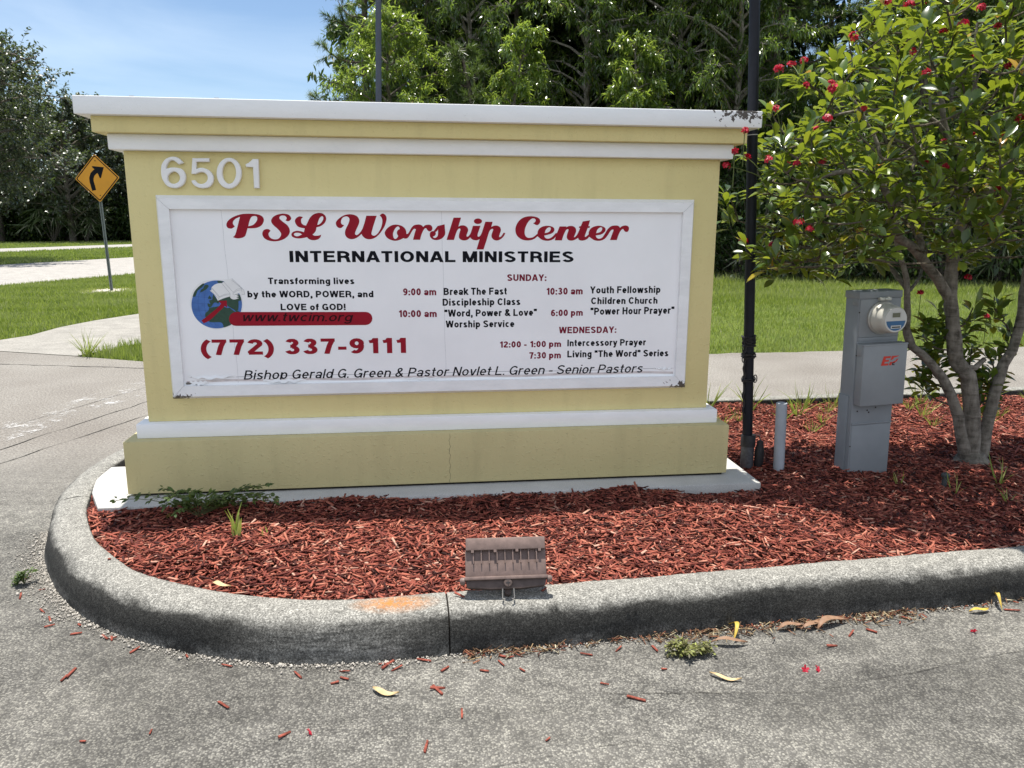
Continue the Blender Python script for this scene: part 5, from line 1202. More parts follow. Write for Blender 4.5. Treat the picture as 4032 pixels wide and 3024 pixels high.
MAT['bark_grey'] = mat_bark('grey_brown_bark', (.06, .05, .04), (.20, .18, .15))
MAT['bark_tan'] = mat_bark('tan_grey_bark', (.12, .105, .085), (.34, .31, .265))
MAT['bark_pine'] = mat_bark('pine_bark', (.035, .028, .024), (.12, .095, .08), 14)
MAT['bark_pale'] = mat_bark('pale_ringed_bark', (.07, .06, .047), (.27, .24, .20), 30, 40)
MAT['twig'] = mat_bark('brown_twig_bark', (.05, .042, .03), (.15, .125, .09), 60)
MAT['leaf_acacia'] = mat_leaf('acacia_leaf', [(0, (.026, .052, .013)), (.45, (.06, .105, .02)), (.8, (.105, .16, .03)), (.97, (.18, .22, .045)), (1, (.36, .29, .05))], .36, (.24, .36, .05), .27, .8)
MAT['leaf_bright'] = mat_leaf('young_acacia_leaf', [(0, (.04, .075, .015)), (.4, (.085, .145, .024)), (.8, (.15, .215, .034)), (.97, (.23, .28, .05)), (1, (.42, .33, .05))], .42, (.34, .46, .06), .27, .8)
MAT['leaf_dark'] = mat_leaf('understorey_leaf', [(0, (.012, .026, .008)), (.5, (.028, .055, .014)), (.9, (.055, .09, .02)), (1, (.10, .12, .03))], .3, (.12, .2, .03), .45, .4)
MAT['leaf_oak'] = mat_leaf('oak_leaf', [(0, (.022, .034, .020)), (.5, (.042, .058, .032)), (.9, (.075, .092, .05)), (1, (.14, .15, .10))], .2, (.14, .2, .04), .36, .6)
MAT['needle'] = mat_leaf('pine_needle', [(0, (.028, .055, .016)), (.5, (.055, .095, .028)), (.9, (.10, .145, .045)), (1, (.20, .19, .08))], .25, (.2, .3, .05), .4, .5)
MAT['palm'] = mat_leaf('palm_blade', [(0, (.03, .05, .02)), (.6, (.075, .11, .04)), (.85, (.16, .18, .10)), (1, (.30, .28, .22))], .2, (.2, .28, .06), .4, .5)

def broadleaf(name, seed, H, Rr, z0, limbs, tw, m, LL, LW, mat, label, droop=.5, conic=0, lean=0, bark='bark_grey', tr=.09, group=None):
    rng = np.random.RandomState(seed)
    root = empty(name, (0, 0, 0), label, 'tree', group)
    mb = MB(); A = Acc()
    axis = [np.array([.25 * math.sin(k * 1.3 + seed) * k / 6 + lean * k / 6, .2 * math.cos(k * 1.7 + seed) * k / 6, H * .93 * k / 6]) for k in range(7)]
    mb.tube(axis, [tr * (1 - .85 * k / 6) + .008 for k in range(7)], 7)
    for i in range(limbs):
        f = (i + rng.rand()) / limbs
        z = z0 + (H - z0) * f * .96
        k = min(5.99, z / (H * .93) * 6); k0 = int(k); base = axis[k0] + (axis[k0 + 1] - axis[k0]) * (k - k0)
        az = i * 2.4 + rng.uniform(-.5, .5)
        if conic: rad = Rr * (1 - f) ** .8 + .18
        else: rad = Rr * (math.sin(math.pi * min(1, .18 + .8 * f)) ** .6)
        rad *= rng.uniform(.72, 1.12)
        o = np.array([math.cos(az), math.sin(az), 0])
        end = base + o * rad + np.array([0, 0, rng.uniform(.05, .75) * rad * .7])
        mid = base + o * rad * .5 + np.array([0, 0, rad * .45])
        L_ = bez(base, mid, end, 6)
        mb.tube(L_, [tr * .32 * (1 - .8 * q / 5) + .004 for q in range(6)], 5, cap=False)
        for j in range(tw):
            t = rng.uniform(.3, 1); q = t * 4.99; p = L_[int(q)] + (L_[int(q) + 1] - L_[int(q)]) * (q - int(q))
            d = o * rng.uniform(.1, 1) + rng.normal(0, .6, 3) + np.array([0, 0, .25]); d /= np.linalg.norm(d)
            tl = rng.uniform(.3, .75) * Rr * .38
            e = p + d * tl + np.array([0, 0, -droop * tl * .5])
            mb.tube([p, p + d * tl * .55, e], [.007, .005, .002], 3, cap=False)
            for l in range(m):
                s_ = rng.uniform(.15, 1)
                A.put(p * (1 - s_) + e * s_ + rng.normal(0, .04, 3), d * .5 + rng.normal(0, .75, 3) + np.array([0, 0, -droop]))
    mb.build('trunk', MAT[bark], root, smooth=60)
    P, D = A.arr(); n = len(P)
    V, F = leaves(P, D, LL * rng.uniform(.6, 1.25, n), LW * rng.uniform(.7, 1.2, n), rng, .3)
    np_mesh('foliage', V, F, MAT[mat], root)
    return root

def pine(name, seed, H, z0, limbs, label, Rr=2.2, tuft=9, group=None):
    rng = np.random.RandomState(seed)
    root = empty(name, (0, 0, 0), label, 'tree', group)
    mb = MB(); A = Acc()
    axis = [np.array([.3 * math.sin(k + seed) * k / 6, .25 * math.cos(k * 1.4 + seed) * k / 6, H * k / 6]) for k in range(7)]
    mb.tube(axis, [.15 * (1 - .8 * k / 6) + .01 for k in range(7)], 8)
    for i in range(limbs):
        f = (i + rng.rand()) / limbs; z = z0 + (H - z0) * f
        k = min(5.99, z / H * 6); base = axis[int(k)] + (axis[int(k) + 1] - axis[int(k)]) * (k - int(k))
        az = i * 2.4 + rng.uniform(-.6, .6); rad = Rr * (1 - f * .75) * rng.uniform(.55, 1.15)
        o = np.array([math.cos(az), math.sin(az), 0])
        end = base + o * rad + np.array([0, 0, rng.uniform(.0, .5) * rad]); mid = base + o * rad * .6 + np.array([0, 0, -.08 * rad])
        L_ = bez(base, mid, end, 6)
        mb.tube(L_, [.035 * (1 - .8 * q / 5) + .005 for q in range(6)], 5, cap=False)
        for j in range(tuft):
            t = .25 + .75 * (j + rng.rand()) / tuft; q = min(4.99, t * 5); p = L_[int(q)] + (L_[int(q) + 1] - L_[int(q)]) * (q - int(q))
            d = o + rng.normal(0, .7, 3) + np.array([0, 0, .45]); d /= np.linalg.norm(d)
            tl = rng.uniform(.15, .5); e = p + d * tl
            mb.tube([p, e], [.010, .006], 3, cap=False)
            for l in range(80):
                s_ = rng.uniform(.35, 1.05)
                A.put(p + d * tl * s_, d * rng.uniform(.4, 1.1) + rng.normal(0, .48, 3))
    mb.build('trunk', MAT['bark_pine'], root, smooth=60)
    P, D = A.arr(); n = len(P)
    V, F = leaves(P, D, rng.uniform(.15, .26, n), np.full(n, .014), rng, .25, prof=((0, 1), (1, .25)))
    np_mesh('foliage', V, F, MAT['needle'], root)
    return root

def bush(name, seed, H, Rr, n, LL, LW, mat, label, group=None, cat='shrub', flat=1.0):
    rng = np.random.RandomState(seed)
    root = empty(name, (0, 0, 0), label, cat, group)
    mb = MB(); P = []; D = []
    cl = max(10, n // 45)
    for c in range(cl):
        a = rng.uniform(0, 2 * math.pi); r = Rr * math.sqrt(rng.rand()); z = H * rng.uniform(.06, 1) * (1 - .45 * (r / Rr) ** 2)
        c0 = np.array([r * math.cos(a), r * math.sin(a) * flat, z])
        mb.tube([np.array([c0[0] * .2, c0[1] * .2, 0]), np.array([c0[0] * .6, c0[1] * .6, z * .55]), c0], [.022, .014, .004], 4, cap=False)
        for l in range(45):
            dd = rng.normal(0, 1, 3); dd /= np.linalg.norm(dd)
            P.append(c0 + dd * rng.rand() ** .5 * Rr * .26); D.append(dd + np.array([0, 0, -.2]) + rng.normal(0, .4, 3))
    P = np.array(P); P[:, 2] = np.maximum(P[:, 2], .03); D = np.array(D); n = len(P)
    mb.build('stems', MAT['bark_grey'], root)
    V, F = leaves(P, D, LL * rng.uniform(.6, 1.3, n), LW * rng.uniform(.7, 1.2, n), rng, .3)
    np_mesh('foliage', V, F, MAT[mat], root)
    return root

# ------------------------------------------------------------------ the wood behind the sign
def at(px, dist):
    """ground point seen in direction px (photo column, 0..2212) at a forward distance"""
    k = (px - 1106) / 1667.6
    d = Vector((.1257, .9921, 0)) + Vector((.9921, -.1257, 0)) * k
    return (CAM.x + d.x * dist, CAM.y + d.y * dist, -.03)
GW = 'trees of the wood behind the sign'
ac1 = broadleaf('acacia_tree', 11, 7.3, 2.05, 1.0, 44, 17, 24, .165, .036, 'leaf_bright', 'bright yellow green acacia just right of the slim blue grey pole', .45, group=GW)
ac1.location = at(862, 23)
ac2 = broadleaf('acacia_tree', 12, 6.75, 1.45, .8, 34, 14, 24, .165, .036, 'leaf_bright', 'pale green pointed young acacia above the middle of the sign cap', .7, 1, group=GW)
ac2.location = at(1118, 21.5)
ac3 = copy_thing(ac2, at(1352, 21.8), 2.1, .99, 'bright green young acacia above the word ministries, right of the paler one')
ac4 = broadleaf('acacia_tree', 13, 12.5, 2.9, 1.6, 66, 22, 24, .18, .038, 'leaf_acacia', 'tall drooping acacia above the right half of the sign cap', .8, tr=.13, bark='bark_tan', group=GW)
ac4.location = at(1262, 25.5)
for px, d, rz, sc, lb in ((1450, 24.4, 1.0, 1.0, 'tall drooping acacia left of the black pole, its pale trunks showing'),
                          (1560, 23.5, 2.4, .92, 'tall acacia directly behind the top of the black pole'),
                          (1010, 26.5, 4.0, 1.0, 'tall dark acacia between the bright acacia and the pointed one'),
                          (1705, 26.5, 5.0, .55, 'acacia in the wood just right of the black pole'),
                          (2010, 23.5, .5, .86, 'acacia in the wood behind the crown of the flowering tree'),
                          (2230, 22.0, 3.0, .9, 'acacia of the wood at the right border of the photo')):
    copy_thing(ac4, at(px, d), rz, sc, lb)
pn1 = pine('pine_tree', 21, 13.5, 1.8, 44, 'pine with long loose needle tufts at the left end of the wood, against the sky', group=GW)
pn1.location = at(812, 25.5)
pn2 = pine('pine_tree', 22, 15, 3.0, 44, 'tall dark pine behind the bright acacia', 2.6, group=GW)
pn2.location = at(930, 28)
young = pine('pine_tree', 23, 6.3, 1.0, 22, 'young pine with a yellow green top between two bright acacias', 1.0, 7, group=GW)
young.location = at(1010, 22.5)
for src, px, d, rz, sc, lb in ((pn1, 1120, 27, 1, 1.05, 'pine behind the pointed pale acacia'), (pn2, 1640, 24.0, 2, .95, 'pine just right of the black pole, beside a gap of sky'),
                               (pn1, 1740, 28.5, 3, 1.0, 'pine with bare twigs against the sky right of the black pole'), (pn2, 1935, 22.2, 4, 1.0, 'pine whose grey trunk shows through the flowering tree'),
                               (pn1, 2120, 25, 5, 1.05, 'pine behind the upper right of the flowering tree'), (pn2, 2290, 23, 6, 1.0, 'pine at the right border behind the flowering tree'), (pn2, 1380, 29, .5, 1.0, 'pine deep behind the tall drooping acacia')):
    copy_thing(src, at(px, d), rz, sc, lb)
deep = 'dark tree in the depth of the wood behind the sign'
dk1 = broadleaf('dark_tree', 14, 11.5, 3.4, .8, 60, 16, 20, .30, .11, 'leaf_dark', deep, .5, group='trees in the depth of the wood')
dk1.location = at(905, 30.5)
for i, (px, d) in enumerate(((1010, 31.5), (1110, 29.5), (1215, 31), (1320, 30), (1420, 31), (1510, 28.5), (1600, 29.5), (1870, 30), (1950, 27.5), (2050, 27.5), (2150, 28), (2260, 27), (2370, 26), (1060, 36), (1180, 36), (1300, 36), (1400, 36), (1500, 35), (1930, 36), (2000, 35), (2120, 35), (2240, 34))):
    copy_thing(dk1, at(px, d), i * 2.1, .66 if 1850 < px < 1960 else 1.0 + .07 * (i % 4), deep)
for i, (px, d) in enumerate(((880, 31), (1000, 33), (1130, 31), (1230, 33), (1330, 31.5), (1440, 33), (1540, 30), (1600, 33), (1890, 28), (1960, 31), (2060, 29), (2160, 32), (2260, 29), (2360, 27))):
    src = (ac4, pn2, ac4)[i % 3]
    c = copy_thing(src, at(px, d), i * 1.9, .66 if 1850 < px < 1970 and src is ac4 else 1.0 + .06 * (i % 3), deep); c['group'] = 'trees in the depth of the wood'
sh = bush('shrub', 31, 3.4, 1.7, 3400, .15, .05, 'leaf_dark', 'dark leafy shrub at the edge of the wood', 'undergrowth along the edge of the wood')
first = True
for i in range(34):
    px = 760 + i * 47 + (i * 37 % 23); d = 23.4 - .0032 * (px - 1106) + (i % 3) * 1.6
    o = sh if first else copy_thing(sh, None, None)
    first = False
    o.location = at(px, d); o.rotation_euler.z = i * 1.3; sc = .8 + .13 * ((i * 7) % 5); o.scale = (sc, sc, sc * (1.35 if i % 3 else 1.0))
# saw palmettos under the trees
def palmetto(seed, label):
    rng = np.random.RandomState(seed)
    root = empty('palmetto', (0, 0, 0), label, 'palm', 'palmettos under the edge of the wood')
    mb = MB(); P = []; D = []
    for f in range(11):
        a = rng.uniform(0, 2 * math.pi); h = rng.uniform(.45, 1.1); o = np.array([math.cos(a), math.sin(a), 0])
        c0 = o * rng.uniform(.25, .6) + np.array([0, 0, h]); mb.tube([np.zeros(3), c0 * .6 + np.array([0, 0, .15]), c0], [.014, .01, .008], 4, cap=False)
        s_ = np.cross(o, np.array([0, 0, 1.0]))
        for k in range(22):
            t = (k / 21 - .5) * 2.6
            P.append(c0); D.append(o * math.cos(t) * .9 + s_ * math.sin(t) + np.array([0, 0, rng.uniform(-.25, .15)]))
    mb.build('stalks', MAT['bark_grey'], root)
    P = np.array(P); D = np.array(D); n = len(P)
    V, F = leaves(P, D, rng.uniform(.4, .62, n), np.full(n, .03), rng, .45)
    np_mesh('fronds', V, F, MAT['palm'], root)
    return root
pm = palmetto(41, 'saw palmetto with drooping pale fronds just right of the black pole')
pm.location = at(1668, 21.0); pm.scale = (1.15,) * 3
for px, d, rz, lb in ((1728, 20.7, 1, 'saw palmetto with grey hanging fronds halfway between pole and meter pedestal'), (1795, 20.3, 2, 'saw palmetto with grey fronds just left of the meter pedestal'), (1890, 20.4, 3, 'saw palmetto seen above the meter pedestal'), (1590, 21.4, 4, 'saw palmetto in the shade between sign and black pole'), (2010, 20, 5, 'saw palmetto seen between the stems of the flowering tree'), (2150, 19.6, 6, 'saw palmetto right of the stems of the flowering tree')):
    copy_thing(pm, at(px, d), rz, 1.1, lb)

# ------------------------------------------------------------------ trees beyond the far road on the left
GO = 'trees beyond the far road'
ok1 = broadleaf('oak_tree', 51, 7.7, 3.7, 1.8, 60, 22, 28, .12, .062, 'leaf_oak', 'big grey green oak on the median at the left border of the photo', .1, tr=.2, group=GO)
ok1.location = at(-40, 29); ok1.scale = (1.1, 1.1, 1.04)
ok2 = broadleaf('oak_tree', 52, 9.6, 5.6, 1.2, 56, 20, 26, .21, .12, 'leaf_oak', 'wide oak with a pale grey trunk standing behind the warning sign post', .1, tr=.26, group=GO)
ok2.location = at(172, 58)
for px, d, rz, sc, lb in ((20, 60, 2, 1.1, 'oak at the far left behind the big median oak'), (95, 66, 3, 1.08, 'oak in the dark row between the big oak and the warning sign'), (275, 63, 4.4, .93, 'oak half hidden behind the left edge of the sign wall'), (-110, 58, 5, 1.1, 'oak beyond the left border of the photo'), (370, 66, 1, .62, 'oak hidden behind the sign wall')):
    copy_thing(ok2, at(px, d), rz, sc, lb)
hd = bush('hedge_bush', 55, 3.6, 3.0, 4200, .22, .11, 'leaf_dark', 'dense dark green bush of the hedge row beyond the far road', 'hedge beyond the far road', 'hedge')
for i in range(9):
    o = hd if i == 0 else copy_thing(hd, None, None)
    o.location = at(-60 + i * 52, 62.5 + (i % 2)); o.rotation_euler.z = i * 1.1; o.scale = (1.1, 1.1, 1.15 + .12 * (i % 3))
pmf = palmetto(43, 'sunlit yellow green palm clump left of the pale trunk beyond the far road'); pmf['group'] = 'palms beyond the far road'
pmf.location = at(130, 57.5); pmf.scale = (2.6,) * 3
copy_thing(pmf, at(200, 58), 1, 2.0, 'small palm clump right of the pale trunk beyond the far road')

# ------------------------------------------------------------------ flowering tree on the island
RT = np.random.RandomState(77)
jt = empty('flowering_tree', (3.12, .237, .06), 'many stemmed small tree with glossy yellow green leaves and red flower clusters', 'tree')
mb = MB(); NODES = []
for st_ in STEMS:
    pts = catmull([q[:3] for q in st_], .06)
    rr = np.interp(np.linspace(0, 1, len(pts)), np.linspace(0, 1, len(st_)), [q[3] for q in st_])
    rr = rr * (1 + .07 * np.sin(np.arange(len(pts)) * 1.9) * RT.rand(len(pts)))
    mb.tube(pts + RT.normal(0, .0022, pts.shape), rr, 10)
    for p, r_ in zip(pts[4:], rr[4:]): NODES.append((*p, r_))
mb.lathe((3.14, .23, .02), (0, 0, 1), [(.15, 0), (.12, .05), (.09, .10), (.06, .14)], 12)
NODES = np.array(NODES)
# twig tips fill the crown
CR = np.array(CROWN); ax_ = np.array([.9921, -.1257, 0]); ay_ = np.array([.1257, .9921, 0])
o0 = np.array([3.12, .237, 0])
cu_ = np.stack([(CR - o0) @ ax_, CR[:, 2]], 1)
tips = []
tries = 0
while len(tips) < 640 and tries < 40000:
    tries += 1
    u, v = RT.uniform(-1.6, 1.6), RT.uniform(.95, 3.3)
    if not in_poly(np.array([u]), np.array([v]), cu_)[0]: continue
    if -.95 < u < .5 and v < 1.32: continue
    dmax = .85 * (1 - ((u - .2) / 2.1) ** 2)
    dpt = RT.uniform(-1.45 * dmax, .8 * dmax)
    p = o0 + ax_ * u + ay_ * dpt; p[2] = v
    if tips and np.min(np.linalg.norm(np.array(tips) - p, axis=1)) < .105: continue
    tips.append(p)
A = Acc(); mbt = MB()
def rosette(p, d, k, L0, L1):
    d = d / np.linalg.norm(d)
    for i in range(k):
        a = i * 2.4 + RT.uniform(-.3, .3); e = RT.uniform(.25, 1.25)
        s1 = np.cross(d, [0, 0, 1.0]); s1 = s1 / (np.linalg.norm(s1) + 1e-6) if np.linalg.norm(s1) > .05 else np.array([1.0, 0, 0]); s2 = np.cross(d, s1)
        dd = d * math.cos(e) + (s1 * math.cos(a) + s2 * math.sin(a)) * math.sin(e) + np.array([0, 0, -.12])
        A.put(p - d * RT.uniform(0, .09) + dd * .012, dd)
order = sorted(list(tips) + [np.array(q) + np.array([RT.uniform(-.05, .05), RT.uniform(-.05, .05), -k_ * RT.uniform(.05, .08)]) for q in SHOOTS for k_ in range(3)], key=lambda p: np.min(np.linalg.norm(NODES[:, :3] - p, axis=1)))
NL = [tuple(q) for q in NODES]
for p in order:
    NA = np.array(NL)
    dv = p - NA[:, :3]; dist = np.linalg.norm(dv, axis=1)
    pen = dist + 1.6 * NA[:, 3] + np.where(dv[:, 2] < .01, .35, 0) + np.where(dist < .07, .3, 0)
    b = NA[np.argmin(pen), :3]
    d0 = (p - b) / (np.linalg.norm(p - b) + 1e-6)
    d = d0 * .7 + np.array([0, 0, .7]) + RT.normal(0, .2, 3); d /= np.linalg.norm(d)
    mid = (b + p) / 2 + np.array([0, 0, -.12 * np.linalg.norm(p - b)]) + RT.normal(0, .02, 3)
    cv_ = bez(b, mid, p, 6)
    mbt.tube(cv_, [.0062, .0056, .005, .0044, .004, .0036], 5)
    for q in cv_[2:5]: NL.append((*q, .005))
    rosette(p, d, RT.randint(9, 14), .07, .12)
mb.build('trunk', MAT['bark_pale'], jt, smooth=60); mbt.build('twigs', MAT['twig'], jt, smooth=60)
P, D = A.arr(); n = len(P)
V, F = folded(P, D, RT.uniform(.055, .12, n), RT.uniform(.03, .05, n), RT, .28)
def mat_tree_leaf():
    t = NT('glossy_leaf', .27, .6)
    g = t.geo.outputs['Random Per Island']
    t.color(t.ramp(g, [(0, (.018, .042, .012)), (.35, (.042, .082, .016)), (.7, (.085, .14, .022)), (.93, (.16, .215, .032)), (.975, (.38, .31, .025)), (1, (.40, .19, .03))]))
    t.translucent(.30, (.34, .42, .03))
    return t.m
MAT['tree_leaf'] = mat_tree_leaf()
np_mesh('foliage', V, F, MAT['tree_leaf'], jt, smooth=False)
MAT['petal'] = mat_leaf('red_petal', [(0, (.20, .004, .014)), (.6, (.42, .008, .028)), (1, (.60, .05, .08))], .25, (.7, .015, .05), .5, .3)
def florets(c, r, k, rng):
    P = []; D = []; U = []
    for i in range(k):
        dd = rng.normal(0, 1, 3); dd[2] = abs(dd[2]) * .8; dd /= np.linalg.norm(dd); q = c + dd * r * rng.uniform(.5, 1)
        s1 = np.cross(dd, [.3, .2, .9]); s1 /= np.linalg.norm(s1); s2 = np.cross(dd, s1)
        for j in range(5):
            a = j * 1.2566 + i
            P.append(q); D.append(dd * .35 + s1 * math.cos(a) + s2 * math.sin(a)); U.append(dd)
    n = len(P)
    return leaves(np.array(P), np.array(D), rng.uniform(.010, .016, n), rng.uniform(.007, .010, n), rng, .3, np.array(U), prof=((0, .3), (.5, 1), (.85, .9), (1, .3)), roll=.3)
mbs = MB()
for q in FLOWERS:
    c = np.array(q); V, F = florets(c, RT.uniform(.012, .030), RT.randint(5, 13), RT)
    np_mesh('flower_cluster', V, F, MAT['petal'], jt)
    j = np.argmin([np.linalg.norm(t_ - c) for t_ in tips]); t_ = tips[j]
    if np.linalg.norm(t_ - c) < .3: mbs.tube(bez(t_, (t_ + c) / 2 + np.array([0, 0, .02]), c, 4), .0022, 4)
    else: mbs.tube([c - np.array([.0, .0, .16]), c], .0022, 4)
mbs.build('flower_stalks', plain('stalk_green', (.10, .13, .03)), jt)

# ------------------------------------------------------------------ small plants
MAT['weed'] = mat_leaf('weed_leaf', [(0, (.04, .075, .02)), (.6, (.08, .125, .03)), (1, (.15, .19, .05))], .3, (.2, .3, .04), .5, .4)
MAT['kerb_weed'] = mat_leaf('kerb_weed_leaf', [(0, (.07, .06, .03)), (.5, (.13, .13, .05)), (.85, (.22, .24, .07)), (1, (.38, .42, .12))], .25, (.3, .32, .06), .55, .3)
MAT['blade'] = mat_leaf('sprout_blade', [(0, (.14, .20, .03)), (.6, (.24, .30, .06)), (1, (.42, .40, .14))], .35, (.4, .5, .08), .5, .3)
def creeping(name, c, r, fr, label, seed, LL=.035, hh=.10, group=None, stretch=1.7, mat='weed'):
    rng = np.random.RandomState(seed)
    root = empty(name, c, label, 'weed', group)
    mb = MB(); P = []; D = []
    for i in range(fr):
        a = rng.uniform(0, 2 * math.pi); L_ = r * rng.uniform(.4, 1.05)
        e = np.array(c) + np.array([math.cos(a) * L_ * stretch, math.sin(a) * L_ * .55, hh * rng.uniform(.15, 1)])
        pts = bez(np.array(c), np.array(c) + (e - np.array(c)) * .5 + np.array([0, 0, hh * .5]), e, 8)
        mb.tube(pts, .0016, 4)
        for k in range(2, 8):
            t_ = pts[k] - pts[k - 1]; sdv = np.cross(t_, [0, 0, 1.0]); sdv /= np.linalg.norm(sdv) + 1e-6; t_ = t_ / np.linalg.norm(t_)
            for sg in (-1, 1):
                for rep in range(2): P.append(pts[k] + rng.normal(0, .004, 3)); D.append(sdv * sg + t_ * rng.uniform(.2, .8) + np.array([0, 0, rng.uniform(-.1, .4)]))
            P.append(pts[k]); D.append(t_ + rng.normal(0, .3, 3))
    mb.build('stems', plain('weed_stem', (.09, .10, .04)), root)
    n = len(P); V, F = leaves(np.array(P), np.array(D), LL * rng.uniform(.6, 1.2, n), LL * .42 * rng.uniform(.7, 1.2, n), rng, .25)
    np_mesh('leaflets', V, F, MAT[mat], root)
    return root
creeping('creeping_weed', (-1.12, -.27, .135), .21, 26, 'dark green creeping weed with small leaflets in the shade at the foot of the sign', 61, .032, .15)
creeping('kerb_weed', (.80, -1.44, .0), .085, 30, 'low clump of small leaved weed growing at the foot of the kerb', 62, .017, .045, None, 1.2, 'kerb_weed')
creeping('gutter_weed', (-1.74, -.60, .0), .06, 9, 'tiny green weed at the foot of the rounded kerb nose', 63, .018, .07, None, .8)
def tuft(name, c, nb, h, wd, spread, label, group, seed, mat='blade', cat='grass tuft'):
    rng = np.random.RandomState(seed); P = []; D = []
    for i in range(nb):
        a = rng.uniform(0, 2 * math.pi); P.append(np.array([math.cos(a), math.sin(a), 0]) * rng.uniform(0, .012)); D.append(np.array([math.cos(a) * spread, math.sin(a) * spread, 1]) + rng.normal(0, .12, 3))
    V, F = leaves(np.array(P), np.array(D), h * rng.uniform(.5, 1.1, nb), np.full(nb, wd), rng, .35, np.array([[math.cos(k), math.sin(k), .2] for k in range(nb)]), prof=((0, .8), (.35, 1), (.7, .75), (1, .08)))
    o = np_mesh(name, V, F, MAT[mat]); o.location = c
    return tag(o, label, cat, group)
tuft('grass_sprout', (-.895, -.56, .125), 6, .15, .014, .16, 'bright green upright sprout in the sunlit mulch near the sign', None, 71)
tuft('grass_sprout', (-.77, -.55, .125), 3, .07, .008, .25, 'small pale sprout right of the taller sprout in the mulch', None, 72)
g0 = tuft('grass_tuft', (1.95, 1.45, .09), 18, .22, .005, .6, 'thin green grass tuft sprouting from the mulch along the far kerb', 'grass tufts in the mulch', 73)
for i, (x, y, s_) in enumerate(((2.15, 1.3, .8), (2.35, 1.55, 1.5), (2.62, 1.35, 1.2), (2.52, .95, .7), (2.8, 1.6, 1.3), (3.3, 1.5, 1.4), (3.5, 1.2, 1.1), (3.75, 1.6, 1.5), (3.95, 1.35, 1.0), (4.3, 1.6, 1.3), (4.55, 1.4, 1.2), (2.05, 1.62, 1.5), (3.15, 1.2, 1.0), (4.9, 1.6, 1.1), (2.9, 1.45, .8), (3.05, 1.62, 1.0), (3.6, 1.5, .8), (2.7, 1.15, .7), (2.45, 1.25, .9), (4.1, 1.2, .8), (3.4, .95, .7), (2.0, 1.2, .7), (4.45, 1.15, .8), (3.85, 1.0, .7))):
    copy_thing(g0, (x, y, float(mulch_z(x, y)) - .01), i * 1.7, s_)
g1 = tuft('grass_tuft', (2.62, -.32, .1), 7, .14, .006, .45, 'thin green grass tuft in the shaded mulch in front of the flowering tree', 'grass tufts in the shaded mulch', 74)
for i, (x, y, s_) in enumerate(((2.95, -.22, 1.3), (2.78, -.50, .8), (2.42, -.16, .9), (3.05, -.55, .7))):
    copy_thing(g1, (x, y, float(mulch_z(x, y)) - .01), i * 1.3, s_)
tuft('wild_grass_tuft', (-3.74, 5.22, -.02), 46, .32, .007, .42, 'tall wild grass tuft at the tip of the grass wedge by the driveway', None, 75)

# ------------------------------------------------------------------ fallen leaves, loose chips, petals, litter
def fallen(name, c, L_, Wd, yaw, bend, mat, label, arch=.0, group=None):
    mb = MB(); n = 12; V = []
    for i in range(n + 1):
        t = i / n; ww = Wd * math.sin(math.pi * min(1, t * .97 + .02)) ** .8
        a = yaw + bend * (t - .5)
        cx = L_ * (t - .5); cy = bend * L_ * .5 * (t - .5) ** 2
        x_ = cx * math.cos(yaw) - cy * math.sin(yaw); y_ = cx * math.sin(yaw) + cy * math.cos(yaw)
        z_ = .006 + arch * math.sin(math.pi * t) + .004 * math.sin(t * 7)
        for sg, dz in ((-.5, .004 + .25 * Wd), (0, 0), (.5, .004 + .25 * Wd)):
            V.append((x_ - math.sin(a) * ww * sg, y_ + math.cos(a) * ww * sg, z_ + dz * abs(sg)))
    mb.add(V, [(i * 3 + k, i * 3 + k + 1, i * 3 + 4 + k, i * 3 + 3 + k) for i in range(n) for k in (0, 1)])
    o = mb.build(name, mat, smooth=60); o.location = c
    return tag(o, label, 'leaf', group)
LT = plain('dry_leaf_tan', (.45, .34, .18), .6, .3, 0, .15, 50); LB = plain('dry_leaf_brown', (.22, .13, .08), .6, .3, 0, .2, 50); LY = plain('dry_leaf_yellow', (.46, .33, .06), .55, .3, 0, .15, 50)
fallen('fallen_leaf', (-.24, -1.55, 0), .095, .024, -.45, 1.2, LT, 'tan curved fallen leaf lying on the asphalt in front of the floodlight')
fallen('fallen_leaf', (.87, -1.60, 0), .105, .018, -.5, 1.1, LT, 'tan slender fallen leaf on the asphalt below the kerb weed')
fallen('fallen_leaf', (1.02, -1.335, .0), .11, .016, 1.4, 1.6, LY, 'yellow arched fallen leaf standing against the kerb', .045)
fallen('fallen_leaf', (.97, -1.40, .0), .13, .024, -.15, .5, LB, 'brown fallen leaf right of the kerb weed', .02)
fallen('fallen_leaf', (1.24, -1.315, 0), .12, .024, .15, -.5, LB, 'brown flat fallen leaf at the kerb foot, left of the big curled one', .015)
fallen('fallen_leaf', (1.40, -1.305, .0), .15, .032, .3, -.8, LB, 'big brown curled fallen leaf leaning on the kerb', .022)
fallen('fallen_leaf', (1.33, -1.315, .0), .12, .026, .5, .8, LB, 'brown curled fallen leaf beneath the big curled one', .012)
fallen('fallen_leaf', (2.03, -1.285, 0), .09, .022, .1, .6, LY, 'yellow fallen leaf flat at the kerb foot on the far right', .008)
fallen('fallen_leaf', (2.13, -1.24, .0), .10, .014, 1.1, -1.0, LY, 'yellow fallen leaf propped up against the kerb on the far right', .05)
fallen('fallen_leaf', (-.85, -1.05, .152), .085, .024, -.5, 1.4, LT, 'tan fallen leaf on the kerb top at the mulch edge', .012)
fallen('fallen_leaf', (.52, -.17, .105), .09, .03, .3, .6, plain('dry_leaf_grey', (.36, .34, .3), .7), 'grey fallen leaf in the shade before the sign slab', .015)
